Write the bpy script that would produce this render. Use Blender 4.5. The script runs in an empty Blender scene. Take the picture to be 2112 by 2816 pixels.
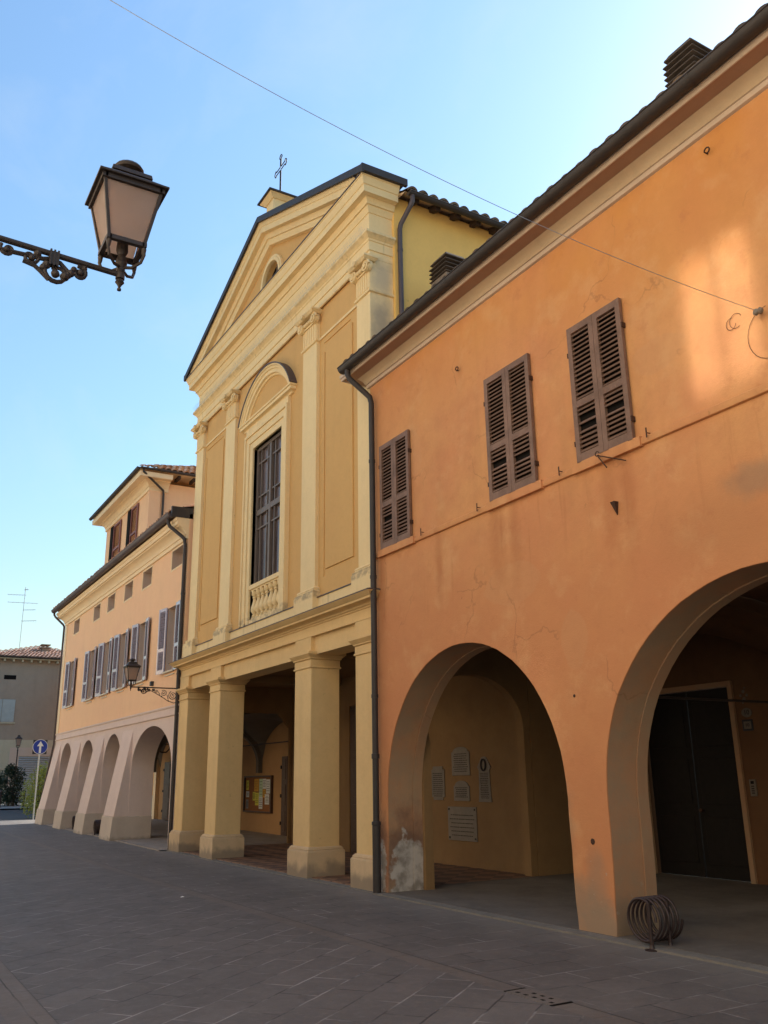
import bpy, bmesh, math, random
from mathutils import Vector, Matrix
from mathutils.geometry import tessellate_polygon
random.seed(7)
R = math.radians
scene = bpy.context.scene
COL = scene.collection

# ------------------------------------------------------------------ mesh builder
class MB:
    def __init__(s): s.v = []; s.f = []
    def add(s, vs, fs):
        o = len(s.v); s.v += [tuple(v) for v in vs]; s.f += [tuple(i + o for i in f) for f in fs]; return s
    def box(s, x0, x1, y0, y1, z0, z1):
        return s.add([(x0,y0,z0),(x1,y0,z0),(x1,y1,z0),(x0,y1,z0),(x0,y0,z1),(x1,y0,z1),(x1,y1,z1),(x0,y1,z1)],
                     [(0,3,2,1),(4,5,6,7),(0,1,5,4),(1,2,6,5),(2,3,7,6),(3,0,4,7)])
    def frustum(s, c, z0, z1, a0, b0, a1, b1):
        x, y = c
        return s.add([(x-a0,y-b0,z0),(x+a0,y-b0,z0),(x+a0,y+b0,z0),(x-a0,y+b0,z0),(x-a1,y-b1,z1),(x+a1,y-b1,z1),(x+a1,y+b1,z1),(x-a1,y+b1,z1)],
                     [(0,3,2,1),(4,5,6,7),(0,1,5,4),(1,2,6,5),(2,3,7,6),(3,0,4,7)])
    def obox(s, c, ax, ay, az, hx, hy, hz):
        c = Vector(c); ax = Vector(ax).normalized(); ay = Vector(ay).normalized(); az = Vector(az).normalized()
        vs = [c + ax*hx*a + ay*hy*b + az*hz*d for d in (-1,1) for a, b in ((-1,-1),(1,-1),(1,1),(-1,1))]
        return s.add(vs, [(0,3,2,1),(4,5,6,7),(0,1,5,4),(1,2,6,5),(2,3,7,6),(3,0,4,7)])
    def plate(s, outer, holes, d0, d1, plane='xz'):
        if plane == 'xz': m = lambda p, d: (p[0], d, p[1])
        elif plane == 'yz': m = lambda p, d: (d, p[0], p[1])
        else: m = lambda p, d: (p[0], p[1], d)
        loops = [outer] + list(holes)
        tris = tessellate_polygon([[Vector((p[0], p[1], 0)) for p in l] for l in loops])
        flat = [p for l in loops for p in l]; n = len(flat)
        vs = [m(p, d0) for p in flat] + [m(p, d1) for p in flat]
        fs = [tuple(t) for t in tris] + [tuple(i + n for i in reversed(t)) for t in tris]
        o = 0
        for l in loops:
            k = len(l)
            for i in range(k):
                j = (i + 1) % k
                fs.append((o+i, o+j, o+j+n, o+i+n))
            o += k
        return s.add(vs, fs)
    def tube(s, pts, r, seg=8, closed=False, cap=True):
        pts = [Vector(p) for p in pts]; n = len(pts); rings = []
        up = Vector((0, 0, 1)); prev = None
        for i, p in enumerate(pts):
            if closed: t = pts[(i+1) % n] - pts[i-1]
            else: t = pts[min(i+1, n-1)] - pts[max(i-1, 0)]
            t.normalize()
            if prev is None:
                a = t.cross(up)
                if a.length < 1e-3: a = t.cross(Vector((1, 0, 0)))
                a.normalize()
            else:
                a = prev - t * prev.dot(t)
                if a.length < 1e-4: a = t.cross(up)
                a.normalize()
            prev = a; b = t.cross(a)
            rr = r[i] if isinstance(r, (list, tuple)) else r
            rings.append([p + (a*math.cos(q) + b*math.sin(q))*rr for q in [2*math.pi*k/seg for k in range(seg)]])
        vs = [v for g in rings for v in g]; fs = []
        m = n if closed else n - 1
        for i in range(m):
            for k in range(seg):
                a0 = i*seg + k; a1 = i*seg + (k+1) % seg; b0 = ((i+1) % n)*seg + k; b1 = ((i+1) % n)*seg + (k+1) % seg
                fs.append((a0, a1, b1, b0))
        if cap and not closed: fs += [tuple(reversed(range(seg))), tuple((n-1)*seg + k for k in range(seg))]
        return s.add(vs, fs)
    def lathe(s, c, prof, seg=16, axis='z'):
        vs = []; fs = []; c = Vector(c)
        for r, h in prof:
            for k in range(seg):
                a = 2*math.pi*k/seg; u, w = r*math.cos(a), r*math.sin(a)
                vs.append(c + (Vector((u, w, h)) if axis == 'z' else Vector((u, h, w)) if axis == 'y' else Vector((h, u, w))))
        for i in range(len(prof) - 1):
            for k in range(seg):
                fs.append((i*seg+k, i*seg+(k+1) % seg, (i+1)*seg+(k+1) % seg, (i+1)*seg+k))
        fs += [tuple(range(seg)), tuple((len(prof)-1)*seg + k for k in range(seg))]
        return s.add(vs, fs)
    def ball(s, c, r, seg=10): return s.lathe(c, [(max(1e-4, r*math.sin(math.pi*i/6)), -r*math.cos(math.pi*i/6)) for i in range(7)], seg)
    def sweep(s, path, prof, back=-.04, close=True):
        """profile (p outward, z) along a plan path (x, y); outward is to the right of travel"""
        P = [Vector((p[0], p[1])) for p in path]; n = len(P)
        pr = list(prof)
        if close: pr = pr + [(back, prof[-1][1]), (back, prof[0][1])]
        m = len(pr); vs = []; fs = []
        for i in range(n):
            ns = []
            if i > 0: d = (P[i]-P[i-1]).normalized(); ns.append(Vector((d.y, -d.x)))
            if i < n-1: d = (P[i+1]-P[i]).normalized(); ns.append(Vector((d.y, -d.x)))
            if len(ns) == 2:
                q = (ns[0]+ns[1]).normalized(); q = q / max(.2, q.dot(ns[0]))
            else: q = ns[0]
            for p, z in pr: vs.append((P[i].x + q.x*p, P[i].y + q.y*p, z))
        for i in range(n-1):
            for k in range(m if close else m-1):
                a, b = i*m+k, i*m+(k+1) % m
                fs.append((a, b, b+m, a+m))
        if close:
            tri = tessellate_polygon([[Vector((p, z, 0)) for p, z in pr]])
            fs += [tuple(t) for t in tri] + [tuple(i + (n-1)*m for i in t) for t in tri]
        return s.add(vs, fs)
    def sweep_xz(s, path, prof, yf, plumb=False):
        """profile (p outward to -y, q up along the path normal) along a path in the xz plane at depth yf"""
        P = [Vector((p[0], p[1])) for p in path]; n = len(P); m = len(prof); vs = []; fs = []
        for i in range(n):
            ns = []
            if i > 0: d = (P[i]-P[i-1]).normalized(); ns.append(Vector((-d.y, d.x)))
            if i < n-1: d = (P[i+1]-P[i]).normalized(); ns.append(Vector((-d.y, d.x)))
            if len(ns) == 2: q = (ns[0]+ns[1]).normalized(); q = q/max(.2, q.dot(ns[0]))
            elif plumb: q = Vector((0, 1/ns[0].y))
            else: q = ns[0]
            for p, h in prof: vs.append((P[i].x+q.x*h, yf-p, P[i].y+q.y*h))
        for i in range(n-1):
            for k in range(m):
                a, b = i*m+k, i*m+(k+1) % m
                fs.append((a, b, b+m, a+m))
        tri = tessellate_polygon([[Vector((p, z, 0)) for p, z in prof]])
        fs += [tuple(t) for t in tri] + [tuple(i+(n-1)*m for i in t) for t in tri]
        return s.add(vs, fs)
    def build(s, name, mat, parent=None, bevel=0, smooth=35, origin=None):
        me = bpy.data.meshes.new(name)
        o = bpy.data.objects.new(name, me); COL.objects.link(o)
        off = Vector(origin) if origin is not None else (ORG[parent] if parent else Vector((0, 0, 0)))
        me.from_pydata([tuple(Vector(v) - off) for v in s.v], [], s.f)
        bm = bmesh.new(); bm.from_mesh(me)
        bmesh.ops.recalc_face_normals(bm, faces=bm.faces)
        bm.to_mesh(me); bm.free()
        if smooth:
            me.polygons.foreach_set('use_smooth', [True]*len(me.polygons)); me.set_sharp_from_angle(angle=R(smooth))
        me.materials.append(mat)
        if parent: o.parent = parent
        else: o.location = off
        ORG[o] = off
        if bevel:
            b = o.modifiers.new('bevel', 'BEVEL'); b.width = bevel; b.segments = 2; b.limit_method = 'ANGLE'; b.angle_limit = R(40); b.harden_normals = False
        return o
ORG = {}
def tag(o, label, cat, group=None):
    o['label'] = label; o['category'] = cat
    if group: o['group'] = group
    return o
def thing(name, label, cat, loc=(0, 0, 0), group=None):
    o = bpy.data.objects.new(name, None); COL.objects.link(o); o.location = loc; o.empty_display_size = .2
    ORG[o] = Vector(loc); return tag(o, label, cat, group)
def struct(o, kind='structure'): o['kind'] = kind; return o
def copy_tree(o, parent=None):
    c = o.copy(); COL.objects.link(c)
    if parent is not None: c.parent = parent
    for ch in [k for k in bpy.data.objects if k.parent == o]: copy_tree(ch, c)
    return c
def arch_pts(cx, a, b, zs, n=36, start=0, end=math.pi):
    """points of an arch from right springing over the crown to the left springing"""
    return [(cx + a*math.cos(start+(end-start)*i/n), zs + b*math.sin(start+(end-start)*i/n)) for i in range(n+1)]
def gz(x): return 0.0 if x > -20 else min(.40, .0085*(-20-x))

# ------------------------------------------------------------------ materials
class NT:
    def __init__(s, name):
        s.m = bpy.data.materials.new(name); s.m.use_nodes = True; s.t = s.m.node_tree
        for n in list(s.t.nodes): s.t.nodes.remove(n)
        s.out = s.t.nodes.new('ShaderNodeOutputMaterial')
        s.b = s.t.nodes.new('ShaderNodeBsdfPrincipled'); s.t.links.new(s.b.outputs[0], s.out.inputs[0])
        s._p = None
    def link(s, a, b): s.t.links.new(a, b)
    def setin(s, sock, v):
        if hasattr(v, 'is_linked') or isinstance(v, bpy.types.NodeSocket): s.link(v, sock)
        elif isinstance(v, (tuple, list)) and len(v) == 3 and sock.type == 'RGBA': sock.default_value = (*v, 1)
        else: sock.default_value = v
    @property
    def pos(s):
        if s._p is None: s._p = s.t.nodes.new('ShaderNodeNewGeometry').outputs['Position']
        return s._p
    def mapping(s, vec, loc=(0,0,0), rot=(0,0,0), sc=(1,1,1)):
        n = s.t.nodes.new('ShaderNodeMapping'); s.link(vec, n.inputs[0]); n.inputs[1].default_value = loc; n.inputs[2].default_value = rot; n.inputs[3].default_value = sc
        return n.outputs[0]
    def noise(s, scale, detail=4, vec=None, rough=.55, dist=0):
        n = s.t.nodes.new('ShaderNodeTexNoise'); s.link(vec or s.pos, n.inputs['Vector'])
        n.inputs['Scale'].default_value = scale; n.inputs['Detail'].default_value = detail; n.inputs['Roughness'].default_value = rough; n.inputs['Distortion'].default_value = dist
        return n.outputs['Fac']
    def math(s, op, a, b=0.0, c=0.0, clamp=False):
        n = s.t.nodes.new('ShaderNodeMath'); n.operation = op; n.use_clamp = clamp
        for i, v in enumerate((a, b, c)): s.setin(n.inputs[i], v)
        return n.outputs[0]
    def step(s, v, lo, hi):
        n = s.t.nodes.new('ShaderNodeMapRange'); n.interpolation_type = 'SMOOTHSTEP'
        s.setin(n.inputs['Value'], v); n.inputs['From Min'].default_value = lo; n.inputs['From Max'].default_value = hi
        return n.outputs[0]
    def mix(s, f, a, b, mode='MIX'):
        n = s.t.nodes.new('ShaderNodeMix'); n.data_type = 'RGBA'; n.blend_type = mode
        s.setin(n.inputs[0], f); s.setin(n.inputs[6], a); s.setin(n.inputs[7], b)
        return n.outputs[2]
    def sep(s, v=None):
        n = s.t.nodes.new('ShaderNodeSeparateXYZ'); s.link(v or s.pos, n.inputs[0]); return n.outputs
    def blob(s, c, r, amp=.5, nscale=4.0, soft=.35):
        """mask of an ellipsoidal patch with a ragged edge"""
        n = s.t.nodes.new('ShaderNodeVectorMath'); n.operation = 'SUBTRACT'; s.link(s.pos, n.inputs[0]); n.inputs[1].default_value = c
        d = s.t.nodes.new('ShaderNodeVectorMath'); d.operation = 'DIVIDE'; s.link(n.outputs[0], d.inputs[0]); d.inputs[1].default_value = r
        l = s.t.nodes.new('ShaderNodeVectorMath'); l.operation = 'LENGTH'; s.link(d.outputs[0], l.inputs[0])
        v = s.math('ADD', l.outputs['Value'], s.math('MULTIPLY', s.math('SUBTRACT', s.noise(nscale, 5), .5), amp*2))
        return s.math('SUBTRACT', 1.0, s.step(v, 1-soft, 1+soft))
    def bump(s, h, strength=.3, dist=.01):
        n = s.t.nodes.new('ShaderNodeBump'); n.inputs['Strength'].default_value = strength; n.inputs['Distance'].default_value = dist
        s.link(h, n.inputs['Height']); s.link(n.outputs[0], s.b.inputs['Normal'])
    def done(s, col, rough=.85, metal=0.0, spec=.3):
        s.setin(s.b.inputs['Base Color'], col); s.setin(s.b.inputs['Roughness'], rough); s.setin(s.b.inputs['Metallic'], metal)
        s.b.inputs['Specular IOR Level'].default_value = spec
        return s.m

def sc(c, k): return tuple(min(1, x*k) for x in c)
def plaster(name, base, var=None, k=.14, streak=.10, grain=.06, bump=.25, extra=None, rough=.9, low=None):
    t = NT(name)
    var = var or sc(base, .8)
    big = t.step(t.noise(.55, 5, rough=.6), .32, .7)
    col = t.mix(t.math('MULTIPLY', big, min(1, k*4)), base, var)
    mid = t.step(t.noise(2.6, 6, rough=.65), .40, .72)
    col = t.mix(t.math('MULTIPLY', mid, k*1.6), col, sc(var, .82))
    st = t.noise(1.0, 4, t.mapping(t.pos, sc=(3.2, 3.2, .22)))
    col = t.mix(t.math('MULTIPLY', t.step(st, .5, .78), streak*2), col, sc(base, .62))
    col = t.mix(t.math('MULTIPLY', t.step(st, .5, .22), streak), col, sc(base, 1.18))
    grit = t.noise(13, 6, rough=.75)
    col = t.mix(t.math('MULTIPLY', t.step(grit, .46, .66), grain*3), col, sc(base, .72))
    col = t.mix(t.math('MULTIPLY', t.step(grit, .44, .30), grain*2), col, sc(base, 1.14))
    chip = t.math('MULTIPLY', t.step(t.noise(6.5, 5, t.mapping(t.pos, (7, 3, 1)), rough=.6), .695, .715), t.step(t.noise(.8, 2, t.mapping(t.pos, (1, 9, 4))), .50, .58))
    col = t.mix(t.math('MULTIPLY', chip, .5), col, sc(base, .55))
    fine = t.noise(38, 3)
    col = t.mix(t.math('MULTIPLY', t.step(fine, .45, .75), grain*2), col, sc(base, .7))
    if low:                                                # grime just above the pavement
        z = t.sep()[2]
        m = t.math('SUBTRACT', 1.0, t.step(t.math('ADD', z, t.math('MULTIPLY', t.math('SUBTRACT', t.noise(3.5, 5), .5), low[1]*1.6)), low[1]*.35, low[1]))
        col = t.mix(t.math('MULTIPLY', m, low[2]), col, low[0])
    if extra: col = extra(t, col)
    h = t.math('ADD', t.math('MULTIPLY', t.noise(4, 4), 1.0), t.math('MULTIPLY', t.noise(70, 3), .25))
    t.bump(h, bump, .02)
    return t.done(col, rough, 0, .2)
def flat(name, base, rough=.6, metal=0.0, spec=.4, var=.25, scale=6.0, bump=0):
    t = NT(name)
    col = t.mix(t.math('MULTIPLY', t.step(t.noise(scale, 5), .35, .7), var), base, sc(base, .55))
    col = t.mix(t.math('MULTIPLY', t.step(t.noise(scale*7, 3), .5, .75), var*.6), col, sc(base, 1.5))
    oi = t.t.nodes.new('ShaderNodeObjectInfo')                  # no two pieces weathered alike
    col = t.mix(t.math('MULTIPLY', oi.outputs['Random'], .28), col, sc(base, .62))
    if bump: t.bump(t.noise(scale*6, 4), bump, .01)
    return t.done(col, t.math('ADD', rough-.08, t.math('MULTIPLY', t.noise(scale*2, 3), .16)), metal, spec)
# ------------------------------------------------------------------ the palette
def orange_extra(t, col):
    z = t.sep()[2]
    low = t.math('SUBTRACT', 1.0, t.step(t.math('ADD', z, t.math('MULTIPLY', t.noise(.8, 4), 1.6)), 4.6, 6.6))
    col = t.mix(t.math('MULTIPLY', low, .62), col, (.55, .225, .100))          # redder wash below the string course, partly painting in the weaker sky light
    col = t.mix(t.math('MULTIPLY', t.blob((-10.5, 7.45, 8.2), (3.2, 1, .75), .45, 1.1, .6), .30), col, (.62, .26, .085))
    col = t.mix(t.math('MULTIPLY', t.blob((-5.9, 7.45, 7.9), (2.0, 1, .9), .45, 1.1, .6), .45), col, (.60, .25, .055))
    fade = t.step(t.noise(1.35, 7, rough=.68), .50, .68)
    col = t.mix(t.math('MULTIPLY', fade, .36), col, (.69, .40, .190))          # sun-faded clouds
    rub = t.step(t.noise(3.1, 7, t.mapping(t.pos, (3, 1, 2)), rough=.7), .56, .70)
    col = t.mix(t.math('MULTIPLY', rub, .42), col, (.49, .195, .085))
    for c, r in (((-9.2, 7.45, 4.2), (.55, 1, .28)), ((-11.6, 7.45, 6.9), (.30, 1, .42)), ((-6.3, 7.45, 6.35), (.4, 1, .22)), ((-8.05, 7.45, 3.3), (.22, 1, .35))):
        col = t.mix(t.math('MULTIPLY', t.blob(c, r, .35, 3.0, .06), .30), col, (.58, .31, .15))   # made-good patches
    drip = t.step(t.noise(1.0, 5, t.mapping(t.pos, (5, 0, 0), sc=(5.5, 5.5, .35))), .57, .72)
    up = t.math('MULTIPLY', t.step(z, 3.6, 5.2), t.math('SUBTRACT', 1.0, t.step(z, 5.28, 5.36)))
    col = t.mix(t.math('MULTIPLY', t.math('MULTIPLY', drip, up), .45), col, (.42, .17, .07))   # rain runs below the sills
    top = t.math('MULTIPLY', t.step(z, 7.7, 8.6), t.step(t.noise(.9, 5), .38, .6))
    col = t.mix(t.math('MULTIPLY', top, .40), col, (.60, .255, .055))
    foot = t.math('SUBTRACT', 1.0, t.step(t.math('ADD', z, t.math('MULTIPLY', t.noise(5, 6, rough=.7), .7)), .35, .75))
    col = t.mix(t.math('MULTIPLY', foot, .55), col, (.33, .235, .165))         # splash and dust at the foot
    col = t.mix(t.math('MULTIPLY', t.step(t.sep()[1], 7.462, 7.478), t.math('ADD', .45, t.math('MULTIPLY', t.step(t.noise(1.7, 6, rough=.7), .35, .65), .4))), col, (.38, .265, .165))   # greyer brown on the arch reveals
    # damp and grey patches
    col = t.mix(t.math('MULTIPLY', t.blob((-5.32, 7.45, 4.53), (.30, 1, .17), .55, 5, .5), .50), col, (.26, .19, .13))
    col = t.mix(t.math('MULTIPLY', t.blob((-5.6, 7.45, 4.1), (.9, 1, .4), .7, 2.2, .8), .30), col, (.36, .17, .08))
    for cx, w in ((-9.45, .14), (-9.05, .1), (-7.25, .12), (-6.95, .10), (-12.6, .10), (-10.9, .08)):
        col = t.mix(t.math('MULTIPLY', t.blob((cx, 7.45, 4.85), (w, 1, .55), .6, 6, .9), .38), col, (.36, .12, .045))
    for c, r, k in (((-8.35, 7.45, .35), (.35, .5, .22), .7), ((-8.55, 7.5, 1.2), (.22, .6, .5), .5), ((-7.95, 7.45, .12), (.4, .5, .22), .8), ((-7.98, 7.6, .5), (.16, .6, .35), .5)):
        col = t.mix(t.math('MULTIPLY', t.blob(c, r, .6, 5, .6), k), col, (.30, .22, .15))
    # plaster fallen off the first jamb
    m = t.blob((-12.80, 7.85, .32), (.31, .5, .76), .42, 5.5, .06)
    col = t.mix(t.math('MULTIPLY', t.blob((-12.80, 7.85, .42), (.36, .52, .95), .4, 4.0, .25), .85), col, (.20, .11, .075))
    col = t.mix(m, col, t.mix(t.step(t.noise(5, 5), .4, .65), (.54, .48, .42), (.29, .25, .21)))
    col = t.mix(t.math('MULTIPLY', t.math('MULTIPLY', t.step(t.noise(9, 4), .64, .70), .6), t.blob((-8.1, 7.45, .5), (.6, .5, .6), .3, 3, .5)), col, (.46, .36, .27))
    # hair cracks
    w = t.t.nodes.new('ShaderNodeTexVoronoi'); w.feature = 'DISTANCE_TO_EDGE'; w.inputs['Scale'].default_value = .55
    v = t.t.nodes.new('ShaderNodeVectorMath'); v.operation = 'ADD'; t.link(t.pos, v.inputs[0])
    n = t.t.nodes.new('ShaderNodeTexNoise'); n.inputs['Scale'].default_value = 1.4; n.inputs['Detail'].default_value = 6; t.link(t.pos, n.inputs['Vector'])
    t.link(n.outputs['Color'], v.inputs[1]); t.link(v.outputs[0], w.inputs['Vector'])
    cr = t.math('SUBTRACT', 1.0, t.step(w.outputs['Distance'], .0, .010))
    col = t.mix(t.math('MULTIPLY', t.math('MULTIPLY', cr, t.step(t.noise(.7, 2), .54, .62)), .36), col, (.27, .12, .06))
    return col
M = {}
M['orange'] = plaster('orange_plaster', (.655, .330, .136), (.60, .260, .118), .24, .12, .05, .45, orange_extra)
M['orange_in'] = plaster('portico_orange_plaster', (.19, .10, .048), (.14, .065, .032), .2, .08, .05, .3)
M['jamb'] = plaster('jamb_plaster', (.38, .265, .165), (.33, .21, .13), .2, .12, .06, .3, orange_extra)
M['stone_band'] = plaster('cornice_plaster', (.62, .48, .36), (.54, .40, .29), .12, .10, .05, .15)
M['cove'] = plaster('cove_plaster', (.58, .43, .27), (.50, .36, .23), .12, .10, .05, .15)
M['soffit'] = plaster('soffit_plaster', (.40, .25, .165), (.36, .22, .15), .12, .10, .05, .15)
M['ochre'] = plaster('ochre_plaster', (.66, .405, .155), (.625, .365, .14), .10, .06, .04, .15)
def church_dirt(t, col):
    z = t.sep()[2]; n = t.noise(7, 5)
    for lo, hi, k in ((12.02, 12.15, .30), (5.15, 5.32, .55), (11.35, 11.62, .2)):
        m = t.math('MULTIPLY', t.step(z, lo-.03, lo+.03), t.math('SUBTRACT', 1.0, t.step(z, hi-.05, hi+.05)))
        col = t.mix(t.math('MULTIPLY', m, t.math('MULTIPLY', t.step(n, .36, .62), k)), col, (.20, .165, .13))
    col = t.mix(t.math('MULTIPLY', t.blob((-13.1, 7.85, 10.1), (.12, .3, .62), .5, 4, .5), .7), col, (.31, .26, .21))
    col = t.mix(t.math('MULTIPLY', t.blob((-13.1, 7.85, 11.2), (.12, .25, .35), .6, 4, .5), .5), col, (.36, .30, .25))
    dr = t.step(t.noise(1.0, 5, t.mapping(t.pos, (2, 0, 0), sc=(9, 9, .45))), .56, .74)
    for lo, hi, k in ((11.0, 12.05, .35), (4.4, 5.2, .40), (12.2, 12.9, .15), (9.0, 10.1, .2)):
        col = t.mix(t.math('MULTIPLY', t.math('MULTIPLY', dr, t.math('MULTIPLY', t.step(z, lo, hi), t.math('SUBTRACT', 1.0, t.step(z, hi, hi+.04)))), k), col, (.30, .22, .13))
    return col
M['cream'] = plaster('cream_plaster', (.83, .64, .345), (.79, .59, .315), .10, .08, .04, .12, church_dirt)
M['pillar'] = plaster('pillar_plaster', (.76, .54, .26), (.71, .48, .225), .16, .10, .05, .25, low=((.30, .235, .17), .22, .6))
M['plinth'] = plaster('plinth_plaster', (.66, .49, .30), (.58, .42, .25), .2, .10, .06, .3, low=((.22, .18, .14), .30, .75))
M['nave'] = plaster('nave_plaster', (.84, .55, .175), (.79, .50, .16), .12, .06, .04, .15)
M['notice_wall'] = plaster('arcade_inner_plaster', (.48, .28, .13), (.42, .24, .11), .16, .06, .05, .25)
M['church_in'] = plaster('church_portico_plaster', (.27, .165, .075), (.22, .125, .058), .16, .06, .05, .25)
M['peach'] = plaster('peach_plaster', (.84, .53, .30), (.82, .475, .29), .10, .05, .03, .12)
M['stone_grey'] = plaster('arcade_plaster', (.70, .555, .475), (.645, .50, .435), .12, .08, .04, .2)
M['plinth2'] = plaster('arcade_plinth', (.56, .47, .38), (.49, .40, .32), .16, .08, .05, .25, low=((.2, .17, .14), .22, .6))
M['cream2'] = plaster('arcade_trim', (.82, .64, .40), (.77, .58, .36), .10, .05, .03, .1)
M['grey_wall'] = plaster('grey_render', (.36, .29, .225), (.31, .25, .20), .16, .10, .05, .2)
M['grey_low'] = plaster('pale_render', (.50, .45, .33), (.45, .40, .30), .12, .08, .05, .2)
M['lit'] = plaster('lit_orange_render', (.78, .30, .03), (.72, .27, .03), .08, .04, .03, .1)
M['facing2'] = plaster('pale_facing_render', (.84, .70, .50), (.80, .65, .46), .08, .06, .03, .1)
M['facing'] = plaster('facing_render', (.70, .59, .45), (.64, .54, .41), .08, .06, .03, .1)
M['metal'] = flat('dark_sheet_metal', (.052, .043, .040), .55, .1, .35, .35, 3)
M['flash'] = flat('flashing_metal', (.11, .085, .085), .5, .3, .4, .35, 3)
M['iron'] = flat('wrought_iron', (.050, .037, .032), .5, .25, .45, .35, 20)
M['rust'] = flat('rusty_iron', (.085, .045, .030), .7, .3, .3, .5, 25)
M['coil'] = flat('brown_painted_steel', (.048, .028, .025), .42, .2, .5, .35, 14)
M['shutter'] = flat('weathered_brown_paint', (.235, .140, .098), .62, 0, .3, .6, 4, .3)
M['shutter_sheen'] = flat('sky_sheen_gloss_paint', (.42, .38, .45), .22, 0, .9, .15, 5)  # lavender is sky reflection on dark red-brown gloss, put into the base colour
M['shutter_dark'] = flat('slat_gap_shade', (.07, .035, .035), .7, 0, .2, .2, 5)  # painted shade for the gaps between the slats
M['shutter_rose'] = flat('old_rose_paint', (.24, .095, .075), .55, 0, .35, .2, 5)
M['shutter_grey'] = flat('pale_grey_paint', (.42, .46, .45), .6, 0, .3, .25, 4)
M['dark'] = flat('unlit_room', (.012, .010, .009), .9, 0, .1, .2, 3)
M['wood'] = flat('dark_door_wood', (.011, .008, .0065), .65, 0, .3, .4, 6, .2)
M['wood2'] = flat('brown_door_wood', (.085, .045, .028), .5, 0, .4, .4, 6, .2)
M['rafter'] = flat('old_rafter_wood', (.055, .035, .025), .8, 0, .2, .4, 6, .2)
M['tile'] = None
M['frame'] = flat('bronze_window_frame', (.17, .13, .105), .5, .1, .4, .3, 5)
M['cement'] = flat('lichen_cement', (.125, .098, .078), .95, 0, .1, .6, 9, .5)
M['chim'] = flat('chimney_masonry', (.26, .20, .15), .95, 0, .1, .6, 12, .5)
M['marble'] = flat('grey_marble', (.215, .180, .142), .6, 0, .3, .3, 5)
M['ink'] = flat('carved_letters', (.06, .05, .045), .8, 0, .2, .2, 20)
M['white'] = flat('white_enamel', (.74, .74, .72), .4, 0, .4, .08, 6)
M['blue'] = flat('blue_sign_film', (.012, .045, .33), .4, 0, .4, .1, 6)
M['steel'] = flat('galvanised_steel', (.42, .43, .43), .42, .6, .5, .2, 10)
M['plate_dk'] = flat('dark_sign_back', (.045, .047, .055), .6, .2, .3, .2, 6)
M['cork'] = flat('cork_board', (.30, .125, .045), .8, 0, .2, .2, 20)
M['sill'] = flat('pale_sill_stone', (.66, .58, .44), .75, 0, .2, .2, 8)
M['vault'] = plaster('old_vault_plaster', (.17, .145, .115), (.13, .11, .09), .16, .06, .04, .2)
M['reveal'] = plaster('reveal_plaster', (.56, .44, .36), (.50, .39, .32), .1, .04, .03, .1)
for nm, c in (('paper_white', (.72, .72, .68)), ('paper_yellow', (.72, .66, .10)), ('paper_orange', (.72, .38, .06)), ('paper_green', (.50, .62, .42)), ('paper_grey', (.30, .30, .30))):
    M[nm] = flat(nm, c, .8, 0, .2, .12, 30)

def tile_mat(name, base, var, dark):
    t = NT(name); n = t.noise(5.0, 3); w = t.noise(1.1, 4)
    v = t.t.nodes.new('ShaderNodeTexVoronoi'); v.inputs['Scale'].default_value = 4.2; t.link(t.pos, v.inputs['Vector'])
    r = t.t.nodes.new('ShaderNodeSeparateColor'); t.link(v.outputs['Color'], r.inputs[0])
    col = t.mix(t.step(r.outputs[0], .15, .85), base, var)
    col = t.mix(t.math('MULTIPLY', t.step(r.outputs[1], .5, .9), .7), col, dark)
    col = t.mix(t.math('MULTIPLY', t.step(n, .55, .72), .6), col, sc(dark, .6))
    t.bump(t.noise(40, 4), .3, .01)
    return t.done(col, .9, 0, .2)
M['tile'] = tile_mat('clay_roof_tile', (.40, .19, .10), (.50, .30, .18), (.16, .10, .07))
M['tile_dark'] = tile_mat('mossy_roof_tile', (.13, .09, .065), (.19, .14, .10), (.05, .042, .035))
M['tile_pink'] = tile_mat('pink_roof_tile', (.42, .24, .17), (.52, .34, .26), (.22, .15, .12))

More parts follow.
